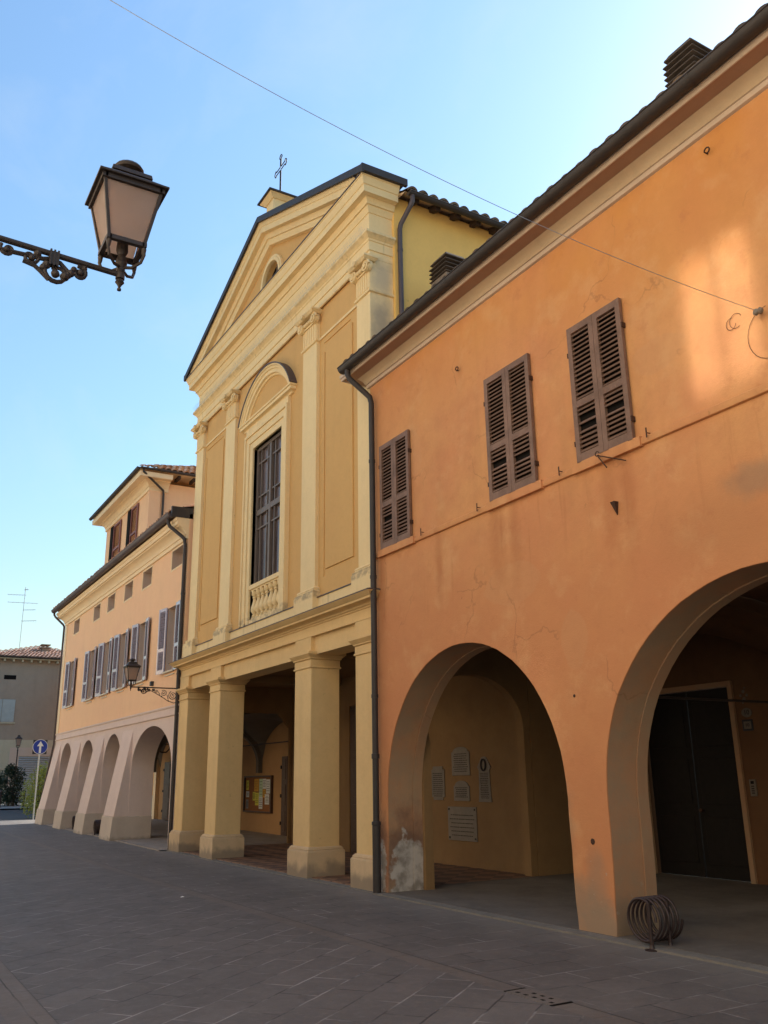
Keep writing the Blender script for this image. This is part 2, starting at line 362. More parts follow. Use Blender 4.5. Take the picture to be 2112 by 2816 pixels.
def paving(name, rot, w, h, c1, c2, offs=(0, 0, 0), joint=.010, jl=(.27, .255, .245), jd=(.045, .042, .042), jv=.35):
    t = NT(name)
    wob = t.t.nodes.new('ShaderNodeTexNoise'); wob.inputs['Scale'].default_value = 3.0; wob.inputs['Detail'].default_value = 3; t.link(t.pos, wob.inputs['Vector'])
    sb = t.t.nodes.new('ShaderNodeVectorMath'); sb.operation = 'MULTIPLY_ADD'; t.link(wob.outputs['Color'], sb.inputs[0]); sb.inputs[1].default_value = (.030, .030, 0); t.link(t.pos, sb.inputs[2])
    vec = t.mapping(sb.outputs[0], offs, (0, 0, rot))
    b = t.t.nodes.new('ShaderNodeTexBrick'); t.link(vec, b.inputs['Vector'])
    b.offset = .43; b.squash = 1.0; b.inputs['Scale'].default_value = 1; b.inputs['Mortar Size'].default_value = joint; b.inputs['Mortar Smooth'].default_value = .25
    b.inputs['Brick Width'].default_value = w; b.inputs['Row Height'].default_value = h; b.inputs['Bias'].default_value = 0
    b.inputs['Color1'].default_value = (0, 0, 0, 1); b.inputs['Color2'].default_value = (1, 1, 1, 1); b.inputs['Mortar'].default_value = (.5, .5, .5, 1)
    fac = b.outputs['Fac']
    tone = t.t.nodes.new('ShaderNodeSeparateColor'); t.link(b.outputs['Color'], tone.inputs[0])
    col = t.mix(tone.outputs[0], c1, c2)
    col = t.mix(t.math('MULTIPLY', t.step(t.noise(1.3, 6, rough=.65), .35, .7), .45), col, sc(c1, .68))
    col = t.mix(t.math('MULTIPLY', t.step(t.noise(11, 5, rough=.7), .48, .72), .35), col, sc(c2, 1.35))
    col = t.mix(t.math('MULTIPLY', t.step(t.noise(90, 3), .5, .75), .35), col, sc(c1, .55))
    col = t.mix(t.math('MULTIPLY', t.step(t.noise(2.7, 3), .66, .72), .35), col, sc(c1, .5))
    jc = t.mix(t.step(t.noise(1.7, 5), .40, .62), jd, jl)
    vis = t.step(t.noise(1.1, 4), .36, .60)
    col = t.mix(t.math('MULTIPLY', fac, t.math('ADD', 1-jv, t.math('MULTIPLY', vis, jv))), col, jc)
    sv = t.t.nodes.new('ShaderNodeTexVoronoi'); sv.inputs['Scale'].default_value = 2.2; t.link(t.pos, sv.inputs['Vector'])
    sc_ = t.t.nodes.new('ShaderNodeSeparateColor'); t.link(sv.outputs['Color'], sc_.inputs[0])
    spot = t.math('MULTIPLY', t.math('SUBTRACT', 1.0, t.step(sv.outputs['Distance'], .030, .055)), t.step(sc_.outputs[0], .70, .72))
    col = t.mix(t.math('MULTIPLY', spot, .5), col, t.mix(t.step(sc_.outputs[1], .5, .52), (.045, .042, .042), (.30, .28, .26)))
    dust = t.math('MULTIPLY', t.step(t.math('ADD', t.sep()[1], t.math('MULTIPLY', t.noise(1.6, 5), 1.2)), 6.9, 7.9), .5)
    col = t.mix(dust, col, (.23, .205, .18))                                   # dust swept against the house fronts
    hgt = t.math('ADD', t.math('MULTIPLY', fac, -1.0), t.math('MULTIPLY', t.noise(16, 5), .55))
    t.bump(hgt, .45, .012)
    return t.done(col, t.math('ADD', .60, t.math('MULTIPLY', t.noise(5, 4), .28)), 0, .35)
M['pave'] = paving('diagonal_porphyry_paving', R(-128), .64, .36, (.110, .100, .095), (.132, .118, .111), (.1, .13, 0))
M['pave2'] = paving('cross_laid_paving', R(90), .62, .42, (.113, .102, .096), (.136, .121, .113), (.03, .05, 0), .009)
M['pave0'] = paving('edge_paving', R(0), .9, .5, (.110, .099, .097), (.128, .115, .110), (.2, .3, 0), .010)
M['strip'] = paving('brown_stone_strip', R(0), .95, 3.0, (.136, .116, .103), (.150, .128, .113), (.3, 1.5, 0), .008, (.12, .1, .09), (.05, .045, .04))
M['conc'] = flat('worn_concrete_floor', (.165, .142, .122), .85, 0, .25, .5, 1.6, .25)
M['conc2'] = flat('kerb_stone', (.22, .20, .175), .85, 0, .25, .45, 3, .3)
def tilefloor():
    t = NT('brick_tile_floor')
    c = t.t.nodes.new('ShaderNodeTexChecker'); t.link(t.mapping(t.pos, rot=(0, 0, R(45))), c.inputs[0]); c.inputs['Scale'].default_value = 3.0
    col = t.mix(c.outputs['Fac'], (.25, .14, .085), (.12, .07, .05))
    col = t.mix(t.math('MULTIPLY', t.step(t.noise(3, 5), .4, .7), .4), col, (.10, .065, .05))
    t.bump(t.noise(10, 4), .15, .01)
    return t.done(col, .6, 0, .35)
M['tilefloor'] = tilefloor()
M['road'] = flat('asphalt', (.060, .062, .066), .85, 0, .3, .4, 3, .3)
M['conc_light'] = flat('pale_arcade_floor', (.34, .29, .245), .8, 0, .3, .4, 2, .2)
M['walk'] = flat('light_pavement', (.30, .29, .27), .85, 0, .3, .3, 3, .2)

def glassy(name, base, rough=.08, spec=.6):
    t = NT(name); return t.done(base, rough, 0, spec)
M['glass'] = glassy('dark_window_glass', (.040, .034, .040), .10, .5)
def church_glass():
    t = NT('leaded_window_glass')
    n = t.noise(1.1, 3, t.mapping(t.pos, sc=(2.5, 2.5, .3)))
    return t.done(t.mix(t.step(n, .4, .65), (.06, .045, .048), (.13, .10, .10)), .18, 0, .6)
M['glass2'] = church_glass()
def frosted():
    t = NT('frosted_lantern_glass')
    z = t.noise(9, 4)
    tr = t.t.nodes.new('ShaderNodeBsdfTranslucent'); tr.inputs[0].default_value = (.86, .74, .66, 1)
    t.b.inputs['Base Color'].default_value = (.56, .48, .44, 1); t.b.inputs['Roughness'].default_value = .35
    mx = t.t.nodes.new('ShaderNodeMixShader'); t.setin(mx.inputs[0], t.math('ADD', .58, t.math('MULTIPLY', t.noise(11, 5, rough=.7), .24)))
    t.link(t.b.outputs[0], mx.inputs[1]); t.link(tr.outputs[0], mx.inputs[2]); t.link(mx.outputs[0], t.out.inputs[0])
    return t.m
M['frost'] = frosted()
def mirrorglass():
    t = NT('sunlit_window_pane'); return t.done((.34, .34, .35), .060, 1.0, .5)
M['pane'] = mirrorglass()
def leafmat(name, a, b, trans):
    t = NT(name); oi = t.noise(3.0, 3); ri = t.noise(23, 2)
    col = t.mix(t.step(oi, .35, .65), a, b); col = t.mix(t.math('MULTIPLY', t.step(ri, .5, .7), .5), col, sc(b, 1.5))
    t.setin(t.b.inputs['Base Color'], col); t.b.inputs['Roughness'].default_value = .45
    tr = t.t.nodes.new('ShaderNodeBsdfTranslucent'); t.setin(tr.inputs[0], t.mix(.5, col, trans))
    mx = t.t.nodes.new('ShaderNodeMixShader'); mx.inputs[0].default_value = .4
    t.link(t.b.outputs[0], mx.inputs[1]); t.link(tr.outputs[0], mx.inputs[2]); t.link(mx.outputs[0], t.out.inputs[0])
    return t.m
M['leaf_dark'] = leafmat('dark_oleander_leaf', (.022, .040, .024), (.040, .062, .036), (.05, .08, .03))
M['leaf_light'] = leafmat('laurel_leaf', (.16, .21, .04), (.30, .32, .06), (.55, .55, .08))
M['needle'] = leafmat('conifer_needles', (.030, .045, .032), (.05, .065, .045), (.06, .08, .04))
M['bark'] = flat('bark', (.10, .075, .055), .9, 0, .1, .5, 9, .5)
M['terracotta'] = flat('terracotta_pot', (.30, .13, .075), .85, 0, .2, .3, 6)
# ------------------------------------------------------------------ ground
def gsheet(name, mat, x0, x1, y0, y1, dz=0.0, nx=40, kind='structure'):
    m = MB(); vs = []; fs = []
    for i in range(nx+1):
        x = x0 + (x1-x0)*i/nx
        vs += [(x, y0, gz(x)+dz), (x, y1, gz(x)+dz)]
    for i in range(nx): fs.append((2*i, 2*i+2, 2*i+3, 2*i+1))
    if dz > 0:                                          # a raised slab shows its edge towards the street
        o = len(vs)
        for i in range(nx+1): x = x0+(x1-x0)*i/nx; vs.append((x, y0, gz(x)-.03))
        for i in range(nx): fs.append((o+i, o+i+1, 2*i+2, 2*i))
    m.add(vs, fs); return struct(m.build(name, mat, None, smooth=0), kind)
gsheet('ground', M['road'], -420, 160, -260, 320, -.06, 120)
gsheet('street', M['pave'], -43.5, 14, 1.62, 4.96)
gsheet('street_edge', M['pave0'], -43.5, 14, -2.8, 1.30)
gsheet('stone_strip', M['strip'], -43.5, 14, 1.30, 1.62, -.003)
gsheet('stone_strip', M['strip'], -43.5, 14, 4.96, 5.16, -.003)
gsheet('pavement', M['pave2'], -43.5, 14, 5.16, 13.5)
gsheet('side_road', M['road'], -57.5, -43.5, -60, 90, -.02, 14)
gsheet('side_pavement', M['walk'], -68, -57.5, -60, 90, .06, 12)
gsheet('kerb', M['conc2'], -43.7, -43.5, -8, 90, .005, 2)

# ------------------------------------------------------------------ shared house parts
def tile_roof(m, p0, u, v, lu, lv, pitch=.22, course=.38, amp=.055, lift=.03):
    """rows of clay cover tiles: a corrugated sheet in stepped courses"""
    p0 = Vector(p0); u = Vector(u).normalized(); v = Vector(v).normalized(); n = u.cross(v).normalized()
    if n.z < 0: n = -n
    nu = max(2, int(lu/pitch)); nv = max(1, int(round(lv/course))); seg = 6; rnd = random.Random(int(lu*100+lv*10))
    off = [rnd.uniform(-.018, .018) for _ in range(nu+1)]
    for j in range(nv):
        vs = []; fs = []; row = []
        jit = [rnd.uniform(-.014, .014) for _ in range(nu+1)]
        cols = nu*seg + 1
        for e in (0, 1):
            for i in range(cols):
                a = i/seg; k = min(nu, int(a)); ph = a - k
                h = abs(math.sin(math.pi*ph))**.75*amp
                hh = h + (lift if e == 0 else 0) + jit[k]*.8
                vv = (j + e*1.12)*lv/nv + (jit[k]*1.6 + off[k] if e == 0 else 0)
                vs.append(p0 + u*(a*lu/nu) + v*min(vv, lv+.02) + n*hh)
        for i in range(cols-1): fs.append((i, i+1, cols+i+1, cols+i))
        # the open end of each cover tile
        b = len(vs)
        for i in range(cols):
            vs.append(vs[i] - n*.045 + v*.004)
        for i in range(cols-1): fs.append((i, b+i, b+i+1, i+1))
        m.add(vs, fs)
    return m
def gutter(m, a, b, r=.075, seg=10):
    """half-round gutter with a rolled lip from a to b"""
    a = Vector(a); b = Vector(b); d = (b-a).normalized(); s = d.cross(Vector((0, 0, 1))).normalized(); up = Vector((0, 0, 1))
    ang = [math.pi + math.pi*k/seg for k in range(seg+1)]
    o = [s*math.cos(t)*r + up*math.sin(t)*r for t in ang]; i = [s*math.cos(t)*(r-.008) + up*math.sin(t)*(r-.008) for t in ang]
    ring = o + list(reversed(i)); n = len(ring)
    vs = [a+q for q in ring] + [b+q for q in ring]
    fs = [(k, (k+1) % n, n+(k+1) % n, n+k) for k in range(n)] + [tuple(range(seg+1)), tuple(n+k for k in range(seg+1))]
    m.add(vs, fs); m.tube([a - s*r + up*.004, b - s*r + up*.004], .012, 6); m.tube([a + s*r + up*.004, b + s*r + up*.004], .012, 6)
    L = (b-a).length; k = max(1, int(L/2.1))
    for q in range(k):
        c = a + d*L*(q+.5)/k
        m.add([c+d*w+x*1.06 for w in (-.02, .02) for x in o], [(t, t+1, seg+2+t, seg+1+t) for t in range(seg)])
    return m
def vault(m, x0, x1, y0, y1, zs, rise, n=14):
    vs = []; fs = []
    for i in range(n+1):
        for j in range(n+1):
            a = 2*i/n-1; b = 2*j/n-1
            z = zs + rise*max(math.sqrt(max(0, 1-a*a)), math.sqrt(max(0, 1-b*b)))
            vs.append((x0+(x1-x0)*i/n, y0+(y1-y0)*j/n, z))
    for i in range(n):
        for j in range(n): fs.append((i*(n+1)+j, (i+1)*(n+1)+j, (i+1)*(n+1)+j+1, i*(n+1)+j+1))
    return m.add(vs, fs)
def arcade_outline(x0, x1, z0, z1, arches):
    """wall outline with arched openings cut up from the ground; arches = (cx, a, b, zs) from left to right"""
    pts = [(x0, z1), (x0, z0)]; rj = random.Random(int(abs(x0)*10))
    for cx, a, b, zs in arches:
        n0 = 8; j = lambda: rj.uniform(-.007, .007)
        pts += [(cx-a-(.03*(1-i/n0)**2)+j(), z0+(zs-z0)*i/n0) for i in range(n0)]; pts += [(p[0]+j()*.6, p[1]+j()*.6) for p in reversed(arch_pts(cx, a, b, zs))]; pts += [(cx+a+(.03*(1-i/n0)**2)+j(), z0+(zs-z0)*i/n0) for i in reversed(range(n0))]
    pts += [(x1, z0), (x1, z1)]
    return pts
def louvre_leaf(x0, x1, z0, z1, y, rails=(.42,), stile=.085, slats=0.052, missing=(), thick=.045, tilt=.8):
    """one louvred shutter leaf in the xz plane, its outer face at y"""
    m = MB(); yb = y + thick
    m.box(x0, x0+stile, y, yb, z0, z1); m.box(x1-stile, x1, y, yb, z0, z1)
    zz = [z0] + [z0+(z1-z0)*r for r in rails] + [z1]
    m.box(x0+stile, x1-stile, y+.002, yb-.002, z0, z0+.11); m.box(x0+stile, x1-stile, y+.002, yb-.002, z1-.09, z1)
    lo = [z0+.11]
    for r in rails:
        zc = z0+(z1-z0)*r; m.box(x0+stile, x1-stile, y+.002, yb-.002, zc-.045, zc+.045); lo += [zc-.045, zc+.045]
    lo.append(z1-.09); q = 0
    for k in range(0, len(lo), 2):
        n = max(2, int((lo[k+1]-lo[k])/slats)); d = (lo[k+1]-lo[k])/n
        for i in range(n):
            zc = lo[k] + (i+.5)*d; q += 1
            if (k//2, i) in missing: continue
            jz = random.uniform(-.003, .003); jt = random.uniform(-.06, .06)
            m.obox(((x0+x1)/2, (y+yb)/2, zc+jz), (1, 0, 0), (0, .72, tilt+jt), (0, -tilt, .72), (x1-x0)/2-stile+.004, thick*.5/.72*.98, .0045)
    return m

# ------------------------------------------------------------------ the orange house
F0 = 7.45
town = thing('town_house', 'long orange plastered house with brown louvred shutters and two dark street arches on the right', 'house', (-7, F0, 0))
A1 = (-10.47, 2.10, 2.12, 1.44); A2 = (-5.38, 2.33, 2.15, 1.51); A3 = (-.15, 2.2, 2.15, 1.51)
XR = 3.2
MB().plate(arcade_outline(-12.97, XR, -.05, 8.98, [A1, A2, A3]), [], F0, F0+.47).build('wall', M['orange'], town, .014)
ring = lambda a, k=.014: (a[0], a[1]-k, a[2]-k, a[3])
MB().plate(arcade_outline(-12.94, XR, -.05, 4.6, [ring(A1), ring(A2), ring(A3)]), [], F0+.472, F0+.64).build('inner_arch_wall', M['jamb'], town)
MB().plate([(-12.96, -.03), (-12.50, -.03), (-12.50, 2.25), (-12.62, 2.6), (-12.96, 3.2)], [], F0+.642, F0+.80).build('inner_pilaster', M['church_in'], town)
m = MB()
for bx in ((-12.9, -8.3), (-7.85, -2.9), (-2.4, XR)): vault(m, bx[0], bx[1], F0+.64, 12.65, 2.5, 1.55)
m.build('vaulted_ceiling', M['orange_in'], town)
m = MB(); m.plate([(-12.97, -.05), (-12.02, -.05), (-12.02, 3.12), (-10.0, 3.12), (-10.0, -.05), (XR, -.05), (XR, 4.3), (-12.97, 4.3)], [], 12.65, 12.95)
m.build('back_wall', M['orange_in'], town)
def cross_arch(name, x0, x1, y0, y1, ya, yb, zs, rise, mat, ztop=4.4):
    cy = (ya+yb)/2; a = (yb-ya)/2
    pts = [(y0, ztop), (y0, -.05), (ya, -.05)] + list(reversed(arch_pts(cy, a, rise, zs))) + [(yb, -.05), (y1, -.05), (y1, ztop)]
    return MB().plate(pts, [], x0, x1, 'yz').build(name, mat, town)
cross_arch('cross_arch', -8.28, -7.86, F0+.64, 12.64, 8.14, 12.3, 2.3, 1.60, M['orange_in'])
cross_arch('cross_arch', -2.88, -2.42, F0+.64, 12.64, 8.6, 12.2, 2.3, 1.55, M['orange_in'])
cross_arch('cross_arch', -13.17, -12.972, 8.11, 10.74, 8.36, 10.60, 2.55, .92, M['church_in'])
m = MB(); m.box(-12.10, -12.0, 12.60, 12.66, 0, 3.19); m.box(-10.02, -9.93, 12.60, 12.66, 0, 3.19); m.box(-12.0, -10.02, 12.60, 12.66, 3.10, 3.19)
m.build('door_surround', M['jamb'], town, .006)
d = MB(); d.box(-12.0, -11.02, 12.74, 12.79, .03, 3.1)
for k in range(3): d.box(-11.9, -11.12, 12.725, 12.745, .25+k*.95, 1.0+k*.95)
d.build('door', M['wood'], town, .006)
d = MB(); d.box(-11.0, -10.02, 12.74, 12.79, .03, 3.1)
for k in range(3): d.box(-10.9, -10.12, 12.725, 12.745, .25+k*.95, 1.0+k*.95)
dl = d.build('door', M['wood'], town, .006)
m = MB(); m.lathe((-10.92, 12.72, 1.1), [(.025, .01), (.03, -.03), (.035, -.05), (.01, -.07)], 10, 'y'); m.build('handle', M['rust'], dl)
m = MB(); m.tube([(-7.80, F0+.6, 2.61), (-7.80, 12.65, 2.61)], .016, 8); m.build('tie_rod', M['iron'], town)
# string course under the windows
m = MB(); m.sweep([(-12.95, F0), (XR, F0)], [(.0, 5.335), (.035, 5.345), (.042, 5.375), (.042, 5.42), (.02, 5.435), (.0, 5.437)])
for x0, x1 in ((-12.66, -11.53), (-9.58, -8.38), (-7.78, -6.64)): m.box(x0, x1, F0-.062, F0-.001, 5.325, 5.445)
m.build('string_course', M['orange'], town, .006)
# eaves cornice
m = MB(); m.sweep([(-13.0, F0+.3), (-13.0, F0), (XR, F0)], [(0, 8.63), (.035, 8.645), (.04, 8.705), (.055, 8.71)]); m.build('cornice_band', M['stone_band'], town)
m = MB(); m.sweep([(-13.0, F0+.3), (-13.0, F0), (XR, F0)], [(.04, 8.71), (.055, 8.715), (.062, 8.735), (.075, 8.765), (.10, 8.80), (.135, 8.832), (.165, 8.852)]); m.build('cornice_cove', M['cove'], town)
m = MB(); m.sweep([(-13.0, F0+.3), (-13.0, F0), (XR, F0)], [(.16, 8.856), (.355, 8.858), (.355, 8.87)]); m.build('soffit', M['soffit'], town)
m = MB(); m.sweep([(-13.0, F0+.3), (-13.0, F0), (XR, F0)], [(.35, 8.862), (.37, 8.846), (.385, 8.85), (.39, 8.90), (.405, 8.905), (.41, 8.97), (.38, 8.985)]); m.build('cornice_fascia', M['stone_band'], town)
# roof
SL = R(19)
tr = MB(); tile_roof(tr, (-13.12, F0-.49, 9.008), (1, 0, 0), (0, math.cos(SL), math.sin(SL)), XR+13.3, 6.6, .27, .42, .062, .03)
roof = tr.build('roof', M['tile_dark'], town, smooth=50)
m = MB(); zr = 9.0+6.2*math.tan(SL)
m.add([(-13.1, F0-.42, 8.985), (XR, F0-.42, 8.985), (XR, F0+5.75, zr), (-13.1, F0+5.75, zr), (XR, F0+12, 9.0), (-13.1, F0+12, 9.0), (-13.1, F0+12, 8.0), (XR, F0+12, 8.0)],
      [(0, 1, 2, 3), (3, 2, 4, 5), (0, 3, 5), (1, 4, 2), (5, 4, 7, 6)])
m.build('roof_deck', M['rafter'], town, smooth=0)
MB().box(-12.96, -12.7, F0+.48, F0+11.9, 4.4, 8.9).build('end_wall', M['orange'], town)
m = MB(); gutter(m, (-13.17, F0-.48, 8.985), (XR, F0-.48, 8.985), .10); m.build('gutter', M['metal'], town, smooth=60)
m = MB(); px, py = -12.74, F0-.11
m.tube([(-12.98, F0-.47, 8.92), (-12.97, F0-.47, 8.80), (-12.95, F0-.45, 8.72), (-12.80, F0-.19, 8.42), (-12.76, F0-.13, 8.34), (px, py, 8.22), (px, py, 4), (px, py, .02)], .052, 12)
for z in (7.1, 5.0, 3.0): m.lathe((px, py, z), [(.052, -.03), (.060, -.028), (.060, .028), (.052, .03)], 14)
m.lathe((px, py, 0), [(.066, .01), (.066, 1.0), (.074, 1.005), (.074, 1.05), (.058, 1.06)], 14); m.lathe((px, py, 2.05), [(.058, -.04), (.066, -.035), (.066, .035), (.058, .04)], 14)
m.build('downpipe', M['metal'], town, smooth=40)
# shuttered windows
def shutter_window(x0, x1, z0, z1, miss):
    w = MB(); w.box(x0+.02, x1-.02, F0-.012, F0+.02, z0+.01, z1-.01); win = w.build('window', M['dark'], town)
    xm = (x0+x1)/2
    for (a, b, ms) in ((x0, xm-.003, miss[0]), (xm+.003, x1, miss[1])):
        louvre_leaf(a, b, z0, z1, F0-.062, (.415,), .075, .060, ms).build('shutter', M['shutter'], win)
    for sx in (x0-.010, x1+.010):
        for f in (.14, .80): MB().box(sx-.008, sx+.008, F0-.066, F0+.01, z0+(z1-z0)*f-.032, z0+(z1-z0)*f+.032).build('hinge', M['rust'], win)
shutter_window(-12.57, -11.62, 5.437, 7.32, ({(0, 6)}, set()))
shutter_window(-9.49, -8.48, 5.437, 7.33, ({(0, 6)}, {(0, 5), }))
shutter_window(-7.68, -6.74, 5.437, 7.30, ({(0, 7), (0, 5)}, {(0, 6), }))
# ironwork on the wall
for x in (-11.28, -9.78, -8.01, -6.52):
    m = MB(); m.tube([(x, F0, 5.44), (x, F0-.07, 5.44)], .006, 6); m.box(x-.007, x+.007, F0-.077, F0-.068, 5.38, 5.50); m.build('shutter_stay', M['rust'], town)
m = MB(); m.tube([(-7.27, F0, 5.40), (-7.27, F0-.12, 5.40), (-7.15, F0-.10, 5.21)], .008, 6); m.tube([(-7.27, F0-.12, 5.40), (-6.88, F0-.06, 5.22)], .008, 6)
m.tube([(-7.27+.03*math.cos(a), F0-.12, 5.42+.03*math.sin(a)) for a in [k*.7 for k in range(9)]], .007, 6); m.build('rod_holder', M['rust'], town)
for x, z in ((-5.27, 8.38), (-10.18, 7.80)):
    m = MB(); m.tube([(x, F0, z), (x, F0-.05, z)] + [(x+.035-.035*math.cos(a), F0-.06, z-.0+.035*math.sin(a)) for a in [k*.6 for k in range(9)]], .009, 6); m.build('wall_ring', M['rust'], town)
m = MB(); m.add([(-7.185, F0-.07, 4.79), (-7.115, F0-.07, 4.79), (-7.14, F0-.015, 4.63), (-7.185, F0+.01, 4.79), (-7.115, F0+.01, 4.79), (-7.14, F0+.01, 4.63)], [(0, 1, 2), (3, 5, 4), (0, 3, 4, 1), (1, 4, 5, 2), (2, 5, 3, 0)]); m.build('iron_corbel', M['rust'], town)
for x, z, s in ((-8.12, 2.62, .02), (-8.0, .98, .035)): MB().lathe((x, F0, z), [(s*1.1, .01), (s, -.004), (s*.5, -.007)], 7, 'y').build('wall_patch', M['rust'], town)
# chimneys
def chimney(x0, x1, y0, y1, zb, z0, z1, par):
    m = MB(); m.box(x0+.03, x1-.03, y0+.03, y1-.03, zb, z0); ch = m.build('chimney', M['chim'], par, .01)
    cx, cy, hx, hy = (x0+x1)/2, (y0+y1)/2, (x1-x0)/2, (y1-y0)/2
    c = MB(); n = 4; h = (z1-z0)
    for k in range(n):
        z = z0 + h*(.02+.19*k)
        c.frustum((cx, cy), z, z+h*.05, hx, hy, hx-.012, hy-.012); c.frustum((cx, cy), z+h*.05, z+h*.13, hx-.015, hy-.015, hx-.09, hy-.09)
    for sx in (-1, 1):
        for sy in (-1, 1): c.box(cx+sx*(hx-.14)-.03, cx+sx*(hx-.14)+.03, cy+sy*(hy-.14)-.03, cy+sy*(hy-.14)+.03, z0-.02, z1-.1)
    c.frustum((cx, cy), z0+h*.80, z0+h*.87, hx-.02, hy-.02, hx-.03, hy-.03); c.frustum((cx, cy), z0+h*.875, z1, hx-.04, hy-.04, hx*.72, hy*.72)
    c.build('chimney_cap', M['cement'], ch, .008)
chimney(-12.46, -11.88, 8.5, 9.05, 9.2, 10.86, 11.33, roof)
chimney(-6.92, -6.36, 9.0, 9.55, 9.3, 11.32, 11.86, roof)
# ------------------------------------------------------------------ the church
XC = -18.23; YF = 7.58; YW = 7.66
church = thing('church', 'ochre and cream classical church front with a pediment and a pillared porch', 'church', (XC, YF, 0))
# porch pillars
def pillar(x0, x1, right_open=True):
    p = MB(); p.box(x0, x1, 7.47, 8.10, .50, 3.95); pl = p.build('pillar', M['pillar'], church, .02)
    path = [(x0, 8.10), (x0, 7.47), (x1, 7.47), (x1, 8.10), (x0, 8.10)]
    def wrap(prof, name, mat, bev=.006):
        m = MB(); hx = (x1-x0)/2; cx = (x0+x1)/2; cy = 7.785; hy = .315
        for (pa, za), (pb, zb) in zip(prof, prof[1:]):
            if zb > za+1e-4: m.frustum((cx, cy), za, zb, hx+pa, hy+pa, hx+pb, hy+pb)
            else: m.frustum((cx, cy), za-.0005, za+.0015, hx+max(pa, pb), hy+max(pa, pb), hx+max(pa, pb), hy+max(pa, pb))
        return m.build(name, mat, pl, bev)
    wrap([(.075, -.05), (.075, .455), (.055, .47), (.05, .50), (.02, .525), (.005, .53)], 'base', M['plinth'], .012)
    wrap([(.004, 3.765), (.022, 3.775), (.022, 3.80), (.004, 3.81), (.004, 3.93), (.03, 3.945), (.03, 3.965), (.05, 3.985), (.085, 4.02), (.095, 4.03), (.095, 4.075), (.06, 4.085)], 'capital', M['pillar'], .003)
    b = MB(); b.box(x0, x1, 7.47, 8.10, 4.085, 4.362); b.build('impost_block', M['pillar'], pl)
PX4 = ((-23.42, -22.74), (-21.06, -20.36), (-16.14, -15.42), (-13.64, -12.99))
for a, b in PX4: pillar(a, b)
# beams between the pillars, sunk a little behind the blocks
m = MB()
for (a, b), (c, d_) in zip(PX4, PX4[1:]): m.box(b-.02, c+.02, 7.545, 8.03, 4.02, 4.362)
m.build('beam', M['pillar'], church)
m = MB(); x0, x1 = -23.42, -12.99
m.sweep([(x0, 8.15), (x0, 7.50), (x1, 7.50), (x1, 8.15)], [(.0, 4.362), (.035, 4.366), (.035, 4.40), (.012, 4.405), (.012, 4.56), (.03, 4.565), (.035, 4.595), (.06, 4.60), (.07, 4.625), (.12, 4.65), (.20, 4.665), (.205, 4.70), (.225, 4.71), (.26, 4.745), (.285, 4.765), (.29, 4.785)])
m.build('porch_entablature', M['pillar'], church)
m = MB(); m.sweep([(x0, 8.2), (x0, 7.50), (x1, 7.50), (x1, 8.2)], [(.298, 4.775), (.302, 4.792), (.05, 4.87), (.0, 4.872)]); m.build('porch_flashing', M['flash'], church)
# attic strip and pedestals above the porch
MB().box(-23.36, -13.02, 7.60, 8.2, 4.80, 5.14).build('parapet', M['cream'], church)
m = MB(); m.box(-23.38, -13.0, 7.575, 7.72, 5.142, 5.158); m.build('parapet_flashing', M['flash'], church)
# main wall with the window opening
W0, W1 = -19.09, -17.37; WZ0, WZ1 = 5.20, 9.53
def rect(x0, x1, z0, z1): return [(x0, z0), (x1, z0), (x1, z1), (x0, z1)]
m = MB(); m.plate(rect(-23.30, -13.20, 4.6, 13.2), [rect(W0, W1, WZ0, WZ1)], YW, 8.12); m.build('wall', M['ochre'], church)
OZ = 13.80; circ = lambda r, n=36: [(XC + r*math.cos(2*math.pi*k/n), OZ + r*math.sin(2*math.pi*k/n)) for k in range(n)]
m = MB(); m.plate([(-23.2, 13.0), (-13.26, 13.0), (-13.26, 13.2), (XC, 15.2), (-23.2, 13.2)], [circ(.50)], YW+.01, 8.10); m.build('tympanum', M['ochre'], church)
m = MB(); m.plate(circ(.66), [circ(.50)], YW-.055, YW+.05); m.plate(circ(.60), [circ(.50)], YW-.075, YW-.055); m.build('round_window_surround', M['cream'], church, .01)
m = MB(); m.lathe((XC, 7.80, OZ), [(.51, 0), (.51, .05)], 32, 'y'); ow = m.build('round_window', M['dark'], church)
m = MB(); m.box(XC-.5, XC+.5, 7.77, 7.795, OZ-.015, OZ+.015); m.box(XC-.015, XC+.015, 7.77, 7.795, OZ-.5, OZ+.5); m.build('glazing_bar', M['frame'], ow)
# raised panels in the side bays and small mouldings
for a, b in ((-15.26, -13.98), (-22.62, -21.24)):
    m = MB(); m.box(a+.10, b-.02, YW-.028, YW+.01, 5.68, 10.56); m.build('wall_panel', M['ochre'], church, .006)
    m = MB()
    m.box(a, a+.025, YW-.02, YW+.01, 5.55, 10.45); m.box(a, b-.12, YW-.02, YW+.01, 10.66, 10.685)
    m.build('panel_bead', M['ochre'], church, .004)
